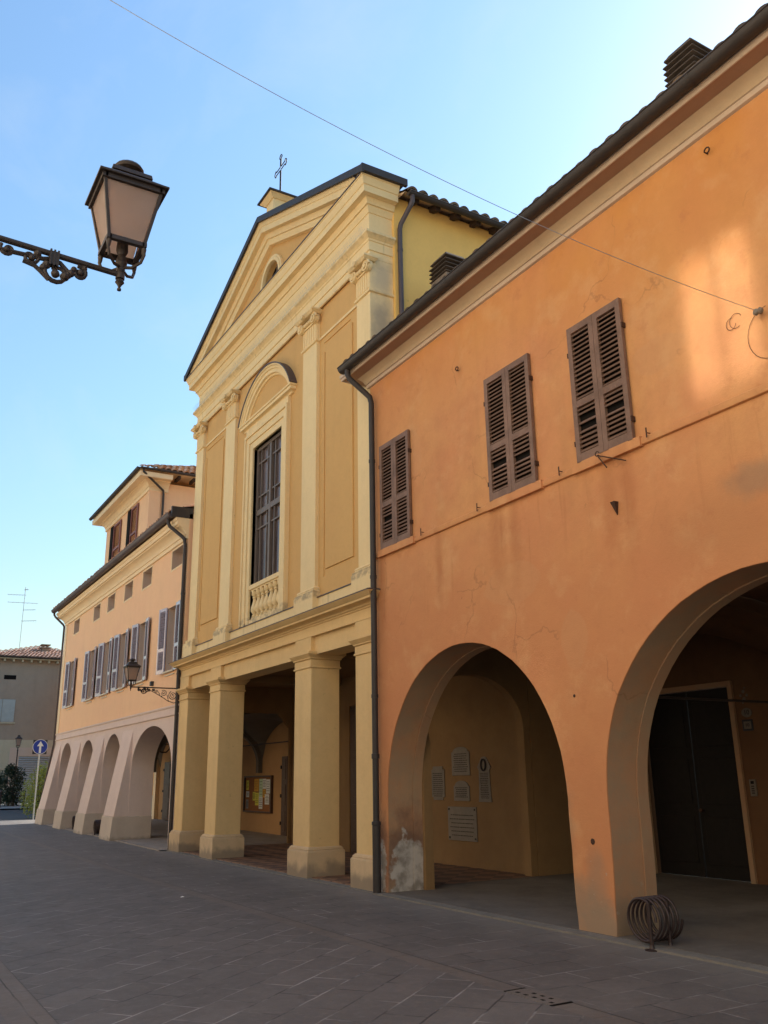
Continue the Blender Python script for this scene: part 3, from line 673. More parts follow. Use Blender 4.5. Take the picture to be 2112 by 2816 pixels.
# pilasters
PIL = ((-23.34, -22.76), (-20.96, -20.28), (-16.18, -15.50), (-13.70, -13.16))
def volute(m, cx, cz, y, r, s):
    pts = [(cx + s*(r*(1-k/26.))*math.cos(k*.62)*1.0, y-.004*k*.5, cz + (r*(1-k/26.))*math.sin(k*.62)) for k in range(24)]
    m.tube(pts, [max(.012, .03*(1-k/40.)) for k in range(24)], 6)
    m.lathe((cx, y-.02, cz), [(.03, -.03), (.04, .0), (.04, .06)], 10, 'y')
    m.lathe((cx, y, cz), [(r*.92, .0), (r*.92, .09)], 16, 'y')
def pilaster(x0, x1, k):
    end = k in (0, 3); yb = 8.12 if end else YW+.02
    xa, xb = x0, x1
    p = MB(); p.box(xa, xb, YF, yb, 5.30, 11.56); pl = p.build('pilaster', M['cream'], church, .008)
    cx = (x0+x1)/2; hx = (x1-x0)/2
    path = [(x0, yb), (x0, YF), (x1, YF), (x1, yb)]
    b = MB(); b.sweep(path, [(.10, 5.18), (.10, 5.235), (.085, 5.25), (.09, 5.285), (.06, 5.30), (.045, 5.32), (.055, 5.34), (.04, 5.37), (.01, 5.385)]); b.build('base', M['cream'], pl)
    b = MB(); b.box(x0-.10, x1+.10, YF-.10, yb, 4.80, 5.18); b.build('pedestal', M['cream'], pl, .006)
    n = MB(); n.sweep(path, [(.005, 10.80), (.035, 10.815), (.04, 10.845), (.02, 10.86), (.02, 10.88), (.0, 10.885)]); n.build('necking', M['cream'], pl)
    f = MB()
    for q in range(6):
        xx = x0 + (x1-x0)*(q+.5)/6; f.box(xx-.032, xx+.032, YF-.016, YF+.002, 10.90, 11.28)
    f.build('fluting', M['cream'], pl, .006)
    c = MB(); c.box(x0-.02, x1+.02, YF-.035, YF+.01, 11.29, 11.34)
    for s in (-1, 1): volute(c, cx+s*(hx-.015), 11.36, YF-.075, .125, s)
    c.tube([(x0+.08, YF-.05, 11.40), (cx, YF-.05, 11.375), (x1-.08, YF-.05, 11.40)], .04, 8)
    for q in range(3): c.ball((cx+(q-1)*.11, YF-.06, 11.37), .045, 8)
    c.frustum((cx, YF-.02), 11.47, 11.52, hx+.05, .12, hx+.10, .16); c.frustum((cx, YF-.02), 11.52, 11.56, hx+.11, .165, hx+.11, .165)
    c.lathe((cx, YF-.20, 11.50), [(.06, -.02), (.06, .06)], 10, 'y')
    c.build('capital', M['cream'], pl, .004)
for k, (a, b) in enumerate(PIL): pilaster(a, b, k)
for (a, b), (c, d_) in zip(PIL, PIL[1:]):
    if a < -20 and c > -17: continue
    MB().box(b, c, YW-.03, YW+.01, 10.815, 10.87).build('wall_moulding', M['cream'], church, .005)
# entablature with its returns
E0, E1 = -23.34, -13.16
pth = [(E0, 8.12), (E0, YF), (E1, YF), (E1, 8.12)]
m = MB(); m.sweep(pth, [(-.01, 11.56), (.0, 11.57), (.0, 11.73), (.022, 11.735), (.022, 11.93), (.04, 11.94), (.05, 11.98), (.07, 11.99), (.12, 12.05), (.135, 12.06), (.135, 12.11), (.02, 12.15)]); m.build('architrave', M['cream'], church)
m = MB(); m.sweep(pth, [(.0, 12.13), (.0, 12.59)]); m.build('frieze', M['cream'], church)
m = MB(); m.sweep(pth, [(.0, 12.59), (.02, 12.60), (.025, 12.64), (.06, 12.69), (.065, 12.73), (.10, 12.735), (.10, 12.78), (.13, 12.83), (.135, 12.865), (.235, 12.872), (.235, 12.865), (.255, 12.865), (.255, 13.02), (.275, 13.03), (.285, 13.07), (.315, 13.13), (.32, 13.17), (.335, 13.175), (.335, 13.21), (.0, 13.24)]); m.build('cornice', M['cream'], church)
m = MB(); m.sweep([(E0, 7.7), (E0, YF), (E1, YF), (E1, 7.7)], [(.352, 13.205), (.356, 13.222), (.02, 13.262), (.02, 13.245)]); m.build('cornice_flashing', M['flash'], church)
# raking cornice and its sheet-metal edge
AP = 15.44; HW = 5.405; EN = AP-.395*HW
rp = [(XC-HW, EN), (XC, AP), (XC+HW, EN)]
prof = [(.335, .0), (.335, -.045), (.32, -.05), (.315, -.09), (.285, -.15), (.275, -.18), (.255, -.19), (.255, -.34), (.235, -.34), (.13, -.335), (.13, -.37), (.10, -.42), (.10, -.465), (.06, -.47), (.055, -.51), (.025, -.555), (.02, -.60), (-.10, -.60), (-.10, .0)]
m = MB(); m.sweep_xz(rp, prof, YF, True); o = m.build('raking_cornice', M['cream'], church)
bm = bmesh.new(); bm.from_mesh(o.data); bmesh.ops.bisect_plane(bm, geom=list(bm.verts)+list(bm.edges)+list(bm.faces), plane_co=(0, 0, 13.225), plane_no=(0, 0, 1), clear_inner=True); bm.to_mesh(o.data); bm.free()
m = MB(); m.sweep_xz([(XC-HW-.075, EN-.03), (XC, AP), (XC+HW+.075, EN-.03)], [(.385, .055), (.385, -.10), (.34, -.10), (.34, .004), (-.45, .004), (-.45, .055)], YF, True); m.build('pediment_flashing', M['metal'], church)
m = MB()
xe = XC+HW+.12
m.box(E1+.340, E1+.412, YF-.384, 8.26, 13.205, 13.365); m.box(E1, E1+.405, YF-.36, 8.26, 13.30, 13.345); m.build('eaves_flashing', M['metal'], church)
m = MB(); m.box(E0-.412, E0-.340, YF-.384, 8.26, 13.205, 13.365); m.box(E0-.405, E0, YF-.36, 8.26, 13.30, 13.345); m.build('eaves_flashing', M['metal'], church)
# acroterion with the iron cross
m = MB(); m.box(XC-.22, XC+.22, 7.54, 8.10, 15.0, 16.10); ac = m.build('gable_pedestal', M['cream'], church, .008)
m = MB(); m.frustum((XC, 7.82), 16.06, 16.16, .25, .31, .36, .42); m.build('moulding', M['cream'], ac)
m = MB(); m.frustum((XC, 7.82), 16.16, 16.20, .41, .47, .41, .47); m.frustum((XC, 7.82), 16.20, 16.30, .40, .46, .06, .06); m.build('cap_flashing', M['metal'], ac)
m = MB(); cy = 7.82; zb = 16.28; zt = 17.62; aw = .36; za = 17.22; w = .045
m.tube([(XC, cy, zb), (XC, cy, zb+.14)], [.10, .03], 8)
out = [(w*.6, zb+.12), (w*.6, za-.05), (aw-.08, za-.05), (aw-.06, za-.10), (aw, za-.06), (aw+.02, za), (aw, za+.06), (aw-.06, za+.10), (aw-.08, za+.05), (w*.6, za+.05), (w*.6, zt-.08), (w*1.8, zt-.06), (w*1.2, zt), (0, zt+.03)]
full = [(XC+x, cy, z) for x, z in out] + [(XC-x, cy, z) for x, z in reversed(out[:-1])]
m.tube(full, .014, 6); m.build('cross', M['iron'], ac)
# nave behind the facade
EAV = 13.06
MB().box(XC-5.0, -13.08, 8.12, 24, 4.4, EAV+.05).build('nave_wall', M['nave'], church)
tn = math.radians(22); m = MB(); RZ = EAV + 5.45*math.tan(tn)
tile_roof(m, (-12.72, 8.22, EAV+.02), (0, 1, 0), (-math.cos(tn), 0, math.sin(tn)), 15.6, 5.5/math.cos(tn), .26, .45, .08)
tile_roof(m, (2*XC+12.72, 8.22, EAV+.02), (0, 1, 0), (math.cos(tn), 0, math.sin(tn)), 15.6, 5.5/math.cos(tn), .26, .45, .08)
m.build('nave_roof', M['tile_dark'], church, smooth=50)
m = MB(); m.add([(-12.75, 8.2, EAV), (XC, 8.2, RZ), (2*XC+12.75, 8.2, EAV), (-12.75, 24, EAV), (XC, 24, RZ), (2*XC+12.75, 24, EAV)], [(0, 1, 4, 3), (1, 2, 5, 4), (0, 2, 1), (3, 4, 5)]); m.build('roof_deck', M['stone_band'], church, smooth=0)
for k in range(24):
    y = 8.52+.52*k; m = MB(); m.obox((-12.97, y, EAV+.005), (math.cos(tn), 0, -math.sin(tn)), (0, 1, 0), (math.sin(tn), 0, math.cos(tn)), .17, .055, .065)
    if k < 9: m.build('rafter_end', M['rafter'], church, .006)
m = MB(); gutter(m, (-12.70, 8.24, EAV-.03), (-12.70, 24, EAV-.03), .075); m.build('gutter', M['metal'], church, smooth=60)
m = MB(); m.tube([(-12.70, 8.33, EAV-.08), (-12.70, 8.33, EAV-.22), (-12.74, 8.31, EAV-.3), (-12.98, 8.22, EAV-.62), (-13.01, 8.21, EAV-.72), (-13.015, 8.21, 12.1), (-13.015, 8.21, 9.0)], .05, 12)
for z in (11.85, 10.0): m.lathe((-13.015, 8.21, z), [(.05, -.03), (.058, -.028), (.058, .028), (.05, .03)], 12)
m.build('downpipe', M['flash'], church, smooth=40)
# the great window
wy = 7.80
m = MB(); m.box(W0, W1, wy, wy+.03, WZ0, WZ1); gw = m.build('window', M['glass2'], church)
fr = MB(); ZT = 7.85
fr.box(W0, W0+.09, wy-.07, wy-.005, WZ0, WZ1); fr.box(W1-.09, W1, wy-.07, wy-.005, WZ0, WZ1); fr.box(W0+.09, W1-.09, wy-.07, wy-.005, WZ1-.09, WZ1)
fr.box(W0+.09, W1-.09, wy-.075, wy-.005, ZT-.07, ZT+.07); xm = (W0+W1)/2; fr.box(xm-.055, xm+.055, wy-.08, wy-.005, WZ0, WZ1-.09)
fr.build('frame', M['frame'], gw, .006)
g = MB()
for lo, hi in ((5.3, ZT-.07), (ZT+.07, WZ1-.09)):
    for s in (0, 1):
        a, b = (W0+.09, xm-.055) if s == 0 else (xm+.055, W1-.09)
        for f in (.23, .77): g.box(a+(b-a)*f-.018, a+(b-a)*f+.018, wy-.05, wy-.005, lo, hi)
        for z in (lo+.06*(hi-lo)+.25, hi-.32): g.box(a, b, wy-.052, wy-.004, z-.018, z+.018)
g.build('glazing_bars', M['frame'], gw)
def frame_ring(x0, x1, z0, z1, w, y0, y1): 
    m = MB(); m.plate([(x0-w, z0), (x0, z0), (x0, z1), (x1, z1), (x1, z0), (x1+w, z0), (x1+w, z1+w), (x0-w, z1+w)], [], y0, y1); return m
m = frame_ring(W0, W1, 5.16, WZ1, .17, YW-.05, YW+.3); a = frame_ring(W0-.17, W1+.17, 5.16, WZ1+.17, .17, YW-.08, YW+.02); m.add(a.v, a.f)
a = frame_ring(W0-.34, W1+.34, 5.16, WZ1+.34, .07, YW-.115, YW+.02); m.add(a.v, a.f); m.build('window_surround', M['cream'], church, .008)
m = MB(); m.box(W0-.40, W1+.40, YW-.07, YW+.02, WZ1+.41, 10.12); m.build('window_frieze', M['cream'], church)
HWD = 1.56; hz = 10.12
m = MB(); hp = [(XC-HWD+.14, YW+.02), (XC-HWD+.14, YW-.03), (XC+HWD-.14, YW-.03), (XC+HWD-.14, YW+.02)]
hood = [(.0, hz), (.02, hz+.005), (.03, hz+.04), (.07, hz+.06), (.11, hz+.065), (.11, hz+.14), (.135, hz+.15), (.14, hz+.19)]
m.sweep(hp, hood); hd = m.build('window_hood', M['cream'], church)
rise = 1.0; w_ = HWD; RR = (w_*w_+rise*rise)/(2*rise); zc = hz+.19+rise-RR; a0 = math.asin(w_/RR)
ap = [(XC+RR*math.sin(-a0+2*a0*k/30), zc+RR*math.cos(-a0+2*a0*k/30)) for k in range(31)]
m = MB(); m.sweep_xz(ap, [(.17, 0), (.17, -.04), (.14, -.05), (.13, -.10), (.10, -.11), (.10, -.20), (.05, -.21), (.04, -.25), (-.02, -.26), (-.02, 0)], YW-.0); m.build('arched_cornice', M['cream'], hd, smooth=25)
m = MB(); m.sweep_xz(ap, [(.19, .03), (.19, .002), (-.02, .002), (-.02, .03)], YW); m.build('hood_flashing', M['flash'], hd, smooth=25)
# balustrade below the window
m = MB(); m.box(W0+.01, W1-.01, YW-.04, YW+.20, 5.98, 6.09); m.box(W0+.03, W1-.03, YW-.01, YW+.17, 5.94, 5.98); m.box(W0+.01, W1-.01, YW-.03, YW+.2, 5.16, 5.27); bl = m.build('balustrade', M['cream'], church, .008)
bp = [(.085, 5.27), (.085, 5.32), (.055, 5.335), (.075, 5.36), (.045, 5.39), (.095, 5.47), (.10, 5.52), (.085, 5.58), (.05, 5.70), (.04, 5.76), (.06, 5.775), (.06, 5.80), (.045, 5.815), (.085, 5.85), (.085, 5.94)]
for k in range(7): m = MB(); m.lathe((W0+.13+k*(W1-W0-.26)/6, YW+.07, 0), bp, 14); m.build('baluster', M['cream'], bl, smooth=50)
# porch interior
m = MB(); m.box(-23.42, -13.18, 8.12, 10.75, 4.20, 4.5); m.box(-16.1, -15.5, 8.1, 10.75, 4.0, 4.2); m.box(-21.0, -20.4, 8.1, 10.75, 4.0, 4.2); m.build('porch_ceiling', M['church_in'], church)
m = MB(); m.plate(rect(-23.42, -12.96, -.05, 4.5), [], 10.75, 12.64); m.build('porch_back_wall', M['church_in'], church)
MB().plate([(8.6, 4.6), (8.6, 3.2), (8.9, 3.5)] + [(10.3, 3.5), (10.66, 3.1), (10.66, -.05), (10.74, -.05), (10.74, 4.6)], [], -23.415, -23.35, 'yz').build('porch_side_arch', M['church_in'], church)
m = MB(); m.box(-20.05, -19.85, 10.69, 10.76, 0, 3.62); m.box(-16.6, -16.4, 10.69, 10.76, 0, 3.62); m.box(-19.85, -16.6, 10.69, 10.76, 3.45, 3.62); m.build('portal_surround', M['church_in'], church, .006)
for a, b in ((-19.84, -18.24), (-18.22, -16.62)):
    m = MB(); m.box(a, b, 10.71, 10.75, .03, 3.44)
    for k in range(3): m.box(a+.16, b-.16, 10.695, 10.712, .25+k*1.05, 1.12+k*1.05)
    dd = m.build('portal_door', M['wood2'], church, .006); m = MB(); m.lathe((b-.1 if a < -19 else a+.1, 10.70, 1.15), [(.03, .0), (.035, -.03), (.02, -.06)], 10, 'y'); m.build('handle', M['iron'], dd)
# bird spikes along the architrave ledge
m = MB()
for k in range(230):
    x = E0+.02+(E1-E0-.04)*k/229
    for dy in (-.05, .05): m.tube([(x, YF-.11, 12.10), (x+random.uniform(-.02, .02), YF-.11+dy-.02, 12.215)], .0022, 3, cap=False)
m.build('bird_spikes', M['steel'], church)
struct(gsheet('porch_floor', M['tilefloor'], -23.45, -12.97, 7.50, 10.76, .028, 6))
gsheet('portico_floor', M['conc'], -12.97, XR, 7.44, 12.8, .024, 4)
gsheet('porch_kerb', M['conc2'], -23.45, -12.75, 7.32, 7.50, .012, 8)
gsheet('portico_kerb', M['conc2'], -12.75, XR, 7.26, 7.44, .02, 8)
# ------------------------------------------------------------------ the arcade house on the left
H0 = 7.50
arc = thing('arcade_house', 'peach house with a battered street arcade and rooftop turret, left of the church', 'house', (-31.7, H0, 0))
AR = [(-37.58, 1.16, 1.20, 2.05), (-33.95, 1.14, 1.18, 2.03), (-30.34, 1.17, 1.20, 2.05), (-25.93, 1.98, 1.20, 2.06)]
WX = [-37.78, -34.27, -31.99, -29.83, -27.52, -24.52]; WH = .43; wz0, wz1 = 4.70, 6.53
AX = [-38.17, -34.66, -32.49, -30.15, -27.94, -24.88]; az0, az1 = 7.65, 8.21
holes = [rect(x-WH, x+WH, wz0, wz1) for x in WX] + [rect(x, x+1.02, az0, az1) for x in AX]
def split_wall():
    # upper wall with its window openings, and the arcade below the moulding
    m = MB(); m.plate(rect(-39.9, -23.43, 3.62, 9.0), holes, H0, H0+.55); m.build('wall', M['peach'], arc)
    m = MB(); m.plate(arcade_outline(-39.9, -23.43, -.1, 3.62, AR), [], H0+.004, H0+.70); m.build('arcade_wall', M['stone_grey'], arc)
split_wall()
piers = [(-39.9, AR[0][0]-AR[0][1]), (AR[0][0]+AR[0][1], AR[1][0]-AR[1][1]), (AR[1][0]+AR[1][1], AR[2][0]-AR[2][1]), (AR[2][0]+AR[2][1], AR[3][0]-AR[3][1])]
for k, (a, b) in enumerate(piers):
    m = MB(); e = .0 if k == 0 else .05
    m.add([(a+e, H0+.01, 3.30), (b-.05, H0+.01, 3.30), (b-.01, 7.07, .74), (a+(-.22 if k == 0 else .01), 7.07, .74), (a+(-.22 if k == 0 else .01), H0+.3, .74), (b-.01, H0+.3, .74), (a+e, H0+.3, 3.30), (b-.05, H0+.3, 3.30)],
          [(0, 1, 2, 3), (3, 2, 5, 4), (0, 3, 4, 6), (1, 7, 5, 2), (0, 6, 7, 1), (4, 5, 7, 6)])
    m.build('buttress', M['stone_grey'], arc, .012)
    m = MB(); m.add([(a+(-.25 if k == 0 else -.02), 7.04, .74), (b+.02, 7.04, .74), (b+.02, H0+.72, .74), (a+(-.25 if k == 0 else -.02), H0+.72, .74),
                     (a+(-.29 if k == 0 else -.02), 6.97, -.15), (b+.02, 6.97, -.15), (b+.02, H0+.72, -.15), (a+(-.29 if k == 0 else -.02), H0+.72, -.15)],
                    [(0, 1, 2, 3), (4, 7, 6, 5), (0, 4, 5, 1), (1, 5, 6, 2), (2, 6, 7, 3), (3, 7, 4, 0)])
    m.build('plinth', M['plinth2'], arc, .015)
m = MB(); m.sweep([(-39.9, H0+.5), (-39.9, H0), (-23.43, H0)], [(0, 3.43), (.035, 3.44), (.04, 3.47), (.015, 3.475), (.0, 3.48)]); m.sweep([(-39.9, H0+.5), (-39.9, H0), (-23.43, H0)], [(0, 3.64), (.03, 3.65), (.045, 3.68), (.045, 3.70), (.0, 3.72)]); m.build('string_moulding', M['stone_grey'], arc)
m = MB(); m.plate(rect(-39.89, -23.44, 3.47, 3.65), [], H0-.012, H0+.01); m.build('string_band', M['stone_grey'], arc)
MB().box(-39.91, -39.50, H0-.03, H0+.3, 3.722, 8.30).build('corner_strip', M['cream2'], arc, .004)
m = MB(); pth2 = [(-39.9, H0+.5), (-39.9, H0), (-23.44, H0)]
m.sweep(pth2, [(.0, 8.27), (.05, 8.28), (.055, 8.39), (.085, 8.40), (.09, 8.44), (.12, 8.50), (.18, 8.565), (.26, 8.61), (.30, 8.62), (.30, 8.655), (.345, 8.66), (.345, 8.76), (.375, 8.78), (.39, 8.83), (.39, 8.86), (.0, 8.87)]); m.build('cornice', M['cream2'], arc)
m = MB(); gutter(m, (-40.32, H0-.50, 8.98), (-23.52, H0-.50, 8.98), .115, 12); m.build('gutter', M['flash'], arc, smooth=60)
m = MB(); tile_roof(m, (-40.2, H0-.52, 9.03), (1, 0, 0), (0, .94, .342), 16.65, 5.2, .24, .42, .06); m.build('roof', M['tile'], arc, smooth=50)
m = MB(); m.add([(-40.2, H0-.4, 8.96), (-23.5, H0-.4, 8.96), (-23.5, 12.4, 10.75), (-40.2, 12.4, 10.75), (-23.5, 16.5, 9.2), (-40.2, 16.5, 9.2), (-23.5, 16.5, 4), (-40.2, 16.5, 4), (-40.2, H0, 8.8), (-23.5, H0, 8.8)], [(0, 1, 2, 3), (3, 2, 4, 5), (4, 6, 7, 5), (0, 3, 5, 7, 8), (1, 9, 6, 4, 2)]); m.build('roof_deck', M['tile'], arc, smooth=0)
m = MB(); m.box(-23.53, -23.43, H0-.52, H0+.10, 8.86, 9.17); m.add([(-24.0, H0-.50, 9.06), (-23.43, H0-.50, 9.12), (-23.43, H0+.1, 9.24), (-24.0, H0+.1, 9.22)], [(0, 1, 2, 3)]); m.build('verge_flashing', M['metal'], arc)
m = MB(); m.tube([(-23.80, H0-.50, 8.88), (-23.80, H0-.50, 8.76), (-23.78, H0-.46, 8.66), (-23.58, H0-.16, 8.36), (-23.52, H0-.09, 8.26), (-23.51, H0-.065, 8.1), (-23.51, H0-.065, 3.6), (-23.51, H0-.065, .05)], .052, 12)
for z in (6.7, 4.5): m.lathe((-23.51, H0-.065, z), [(.052, -.03), (.06, -.028), (.06, .028), (.052, .03)], 12)
m.build('downpipe', M['metal'], arc, smooth=40)
m = MB(); m.tube([(-40.15, H0-.5, 8.9), (-40.15, H0-.5, 8.78), (-40.13, H0-.44, 8.68), (-39.99, H0-.12, 8.35), (-39.97, H0-.07, 8.25), (-39.97, H0-.06, 3.3), (-40.08, 7.12, .74), (-40.10, 7.06, .1)], .045, 10); m.build('downpipe', M['coil'], arc, smooth=40)
# windows with shutters folded back on the wall
def leaf_open(hx, s, ang, par):
    """louvred leaf hinged at hx, opened towards side s (-1 left, 1 right), ang degrees off the wall"""
    w = .46; b = louvre_leaf(0, w, wz0-.04, wz1+.02, 0, (.36,), .06, .036, (), .04, .62)
    a = R(ang); o = MB()
    for v in b.v: pass
    pts = [(hx + s*(v[0]*math.cos(a)) + 0, H0-.022 - v[0]*math.sin(a) - (.04 - v[1]) , v[2]) for v in b.v]
    o.add(pts, b.f); sh = o.build('shutter', M['shutter_sheen'], par)
    q = MB().box(.05, w-.05, .034, .038, wz0+.05, wz1-.06); o = MB(); o.add([(hx + s*(v[0]*math.cos(a)), H0-.022 - v[0]*math.sin(a) - (.04 - v[1]), v[2]) for v in q.v], q.f); o.build('slat_gap_sheet', M['shutter_dark'], sh, smooth=0)  # added dark sheet, so the gaps between slats read as shade
    return sh
for i, x in enumerate(WX):
    f = MB()
    f.box(x-WH, x-WH+.06, H0+.18, H0+.25, wz0, wz1); f.box(x+WH-.06, x+WH, H0+.18, H0+.25, wz0, wz1); f.box(x-WH+.06, x+WH-.06, H0+.18, H0+.25, wz1-.06, wz1); f.box(x-.03, x+.03, H0+.18, H0+.25, wz0, wz1-.06); f.box(x-WH+.06, x+WH-.06, H0+.18, H0+.25, wz0, wz0+.07)
    win = f.build('window', M['reveal'], arc)
    g = MB(); g.box(x-WH, x+WH, H0+.235, H0+.242, wz0, wz1); g.build('pane', M['glass'], win)
    leaf_open(x-WH, -1, (7, 6, 9, 6, 8, 10)[i], win); leaf_open(x+WH, 1, (6, 8, 5, 7, 6, 3)[i], win)
    q = MB(); q.box(x-WH-.03, x+WH+.03, H0-.075, H0+.18, wz0-.055, wz0-.002); q.box(x-WH+.02, x+WH-.02, H0-.03, H0+.001, wz0-.14, wz0-.10); q.build('sill', M['sill'], win, .006)
    r = MB(); r.box(x-WH, x-WH+.004, H0+.002, H0+.18, wz0, wz1); r.box(x+WH-.004, x+WH, H0+.002, H0+.18, wz0, wz1); r.box(x-WH+.004, x+WH-.004, H0+.002, H0+.18, wz1-.004, wz1); r.build('reveal', M['reveal'], win, smooth=0)
for i, x in enumerate(AX):
    f = MB(); f.box(x-.002, x+1.022, H0+.40, H0+.44, az0-.01, az1+.01); aw_ = f.build('attic_window', M['reveal'], arc)
    g = MB(); g.box(x+.35, x+.95, H0+.385, H0+.40, az0+.08, az1-.08); g.build('pane', M['glass'], aw_)
    g = MB(); g.box(x, x+.004, H0+.002, H0+.38, az0, az1); g.box(x+1.016, x+1.02, H0+.002, H0+.38, az0, az1); g.box(x+.004, x+1.016, H0+.002, H0+.38, az1-.004, az1); g.build('reveal', M['reveal'], aw_, smooth=0)
    t_ = MB(); t_.plate(rect(x-.05, x+1.07, az0-.05, az1+.05), [rect(x-.001, x+1.021, az0-.001, az1+.001)], H0-.012, H0+.01); t_.build('surround', M['cream2'], aw_)
MB().box(-26.16, -26.02, H0-.09, H0, 4.42, 4.55).build('junction_box', M['plate_dk'], arc, .008)
# inside the arcade
m = MB()
for a, b in ((-39.5, -35.8), (-35.7, -32.2), (-32.1, -28.3), (-28.2, -23.5)): vault(m, a, b, H0+.70, 11.9, 2.3, 1.25)
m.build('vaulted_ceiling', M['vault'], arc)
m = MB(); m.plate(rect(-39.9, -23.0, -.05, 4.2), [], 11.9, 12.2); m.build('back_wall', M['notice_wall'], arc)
pts = [(H0+.7, 4.2), (H0+.7, -.05), (8.7, -.05)] + list(reversed(arch_pts(10.22, 1.52, 1.2, 2.1))) + [(11.74, -.05), (11.9, -.05), (11.9, 4.2)]
MB().plate(pts, [], -39.9, -39.55, 'yz').build('end_arch', M['cream2'], arc)
for x in (-35.75, -32.15, -28.25):
    pts = [(H0+.7, 4.2), (H0+.7, 2.0), (8.35, 2.0)] + list(reversed(arch_pts(10.05, 1.70, 1.2, 2.25))) + [(11.75, 1.95), (11.9, 1.95), (11.9, 4.2)]
    MB().plate(pts, [], x-.10, x+.10, 'yz').build('vault_rib', M['vault'], arc)
for x0, x1, y, n in ((-38.35, -37.45, 11.72, 3), (-26.25, -25.82, 11.74, 3)):
    g0 = gz(x0)+.04
    m = MB(); m.box(x0, x1, y, y+.06, g0, g0+2.32)
    for k in range(n): m.box(x0+.10, x1-.10, y-.015, y+.002, g0+.12+k*.76, g0+.72+k*.76)
    dd = m.build('door', M['wood2'], arc, .008)
    for k in (.3, 1.1, 1.95): MB().box(x0-.03, x0+.02, y-.03, y+.05, g0+k, g0+k+.1).build('hinge', M['iron'], dd)
m = MB(); m.tube([(-29.4, 11.0, 2.78), (-23.6, 11.0, 2.78)], .018, 8); m.build('tie_rod', M['iron'], arc)
for x in (-37.6, -33.95, -30.3):
    m = MB(); m.tube([(x-1.2, 8.05, 2.28), (x+1.2, 8.05, 2.28)], .016, 6); m.build('tie_rod', M['iron'], arc)
gsheet('portico_floor', M['conc_light'], -39.9, -23.45, H0-.35, 12, .024, 10)
# turret on the roof
T0, T1, TY, TZ = -39.85, -33.0, 8.9, 13.10
MB().box(T0, T1, TY, 15.2, 8.8, TZ).build('turret_wall', M['peach'], arc)
m = MB(); m.box(T1-.001, T1+.05, TY-.03, TY+.42, 9.0, 12.72); m.box(T1-.34, T1-.001, TY-.03, TY+.001, 9.0, 12.72); m.build('turret_pilaster', M['peach'], arc)
pt = [(T0, 15.0), (T0, TY), (T1, TY), (T1, TY+.72)]
m = MB(); m.sweep(pt, [(.0, 12.70), (.06, 12.71), (.065, 12.86), (.09, 12.87), (.10, 12.92), (.17, 13.0), (.25, 13.05), (.29, 13.06), (.29, 13.10)]); m.build('turret_cornice', M['cream2'], arc)
m = MB(); m.sweep(pt, [(.0, 13.102), (.56, 13.102), (.575, 13.29), (.0, 13.29)]); m.build('turret_eaves', M['cream2'], arc)
m = MB(); gutter(m, (T0-.64, TY-.64, 13.40), (T1+.64, TY-.64, 13.40), .075); gutter(m, (T1+.64, TY-.6, 13.40), (T1+.64, 15.6, 13.40), .06); m.build('turret_gutter', M['metal'], arc, smooth=60)
cxm = (T0+T1)/2; pk = R(25); rr = 3.43+.6
m = MB(); yc = (TY+15.2)/2; ez = 13.42; rh = rr*math.tan(pk)
m.add([(T0-.6, TY-.6, ez-.03), (T1+.6, TY-.6, ez-.03), (T1+.6, 15.8, ez-.03), (T0-.6, 15.8, ez-.03), (cxm, TY-.6+rr, ez+rh-.03), (cxm, 15.8-rr+1.2, ez+rh-.03)], [(0, 1, 4), (1, 2, 5, 4), (2, 3, 5), (3, 0, 4, 5), (0, 3, 2, 1)]); m.build('turret_roof_deck', M['cream2'], arc, smooth=0)
m = MB()
for k in range(10):
    q = .36*k; tile_roof(m, (T1+.62-q, TY-.55+q, ez+q*math.tan(pk)), (0, 1, 0), (-math.cos(pk), 0, math.sin(pk)), 7.2-q, .36/math.cos(pk), .24, .40, .075, .045)
m.build('turret_roof', M['tile'], arc, smooth=50)
for y in (9.9, 10.5, 11.1): MB().box(T1, T1+.55, y-.05, y+.05, 13.20, 13.32).build('rafter_end', M['rafter'], arc)
m = MB(); m.tube([(T1+.60, TY-.45, 13.36), (T1+.60, TY-.45, 13.25), (T1+.10, TY+.50, 12.75), (T1+.08, TY+.52, 12.6), (T1+.08, TY+.52, 9.6)], .045, 10); m.build('downpipe', M['metal'], arc, smooth=40)
for a, b in ((-38.72, -37.10), (-35.86, -34.44)):
    m = MB(); m.box(a, a+.42, TY-.10, TY-.04, 10.6, 12.60); w_ = m.build('turret_window', M['dark'], arc)
    louvre_leaf(a+.42, b, 10.6, 12.60, TY-.07, (.42,), .10, .07, (), .05).build('shutter', M['shutter_rose'], w_)

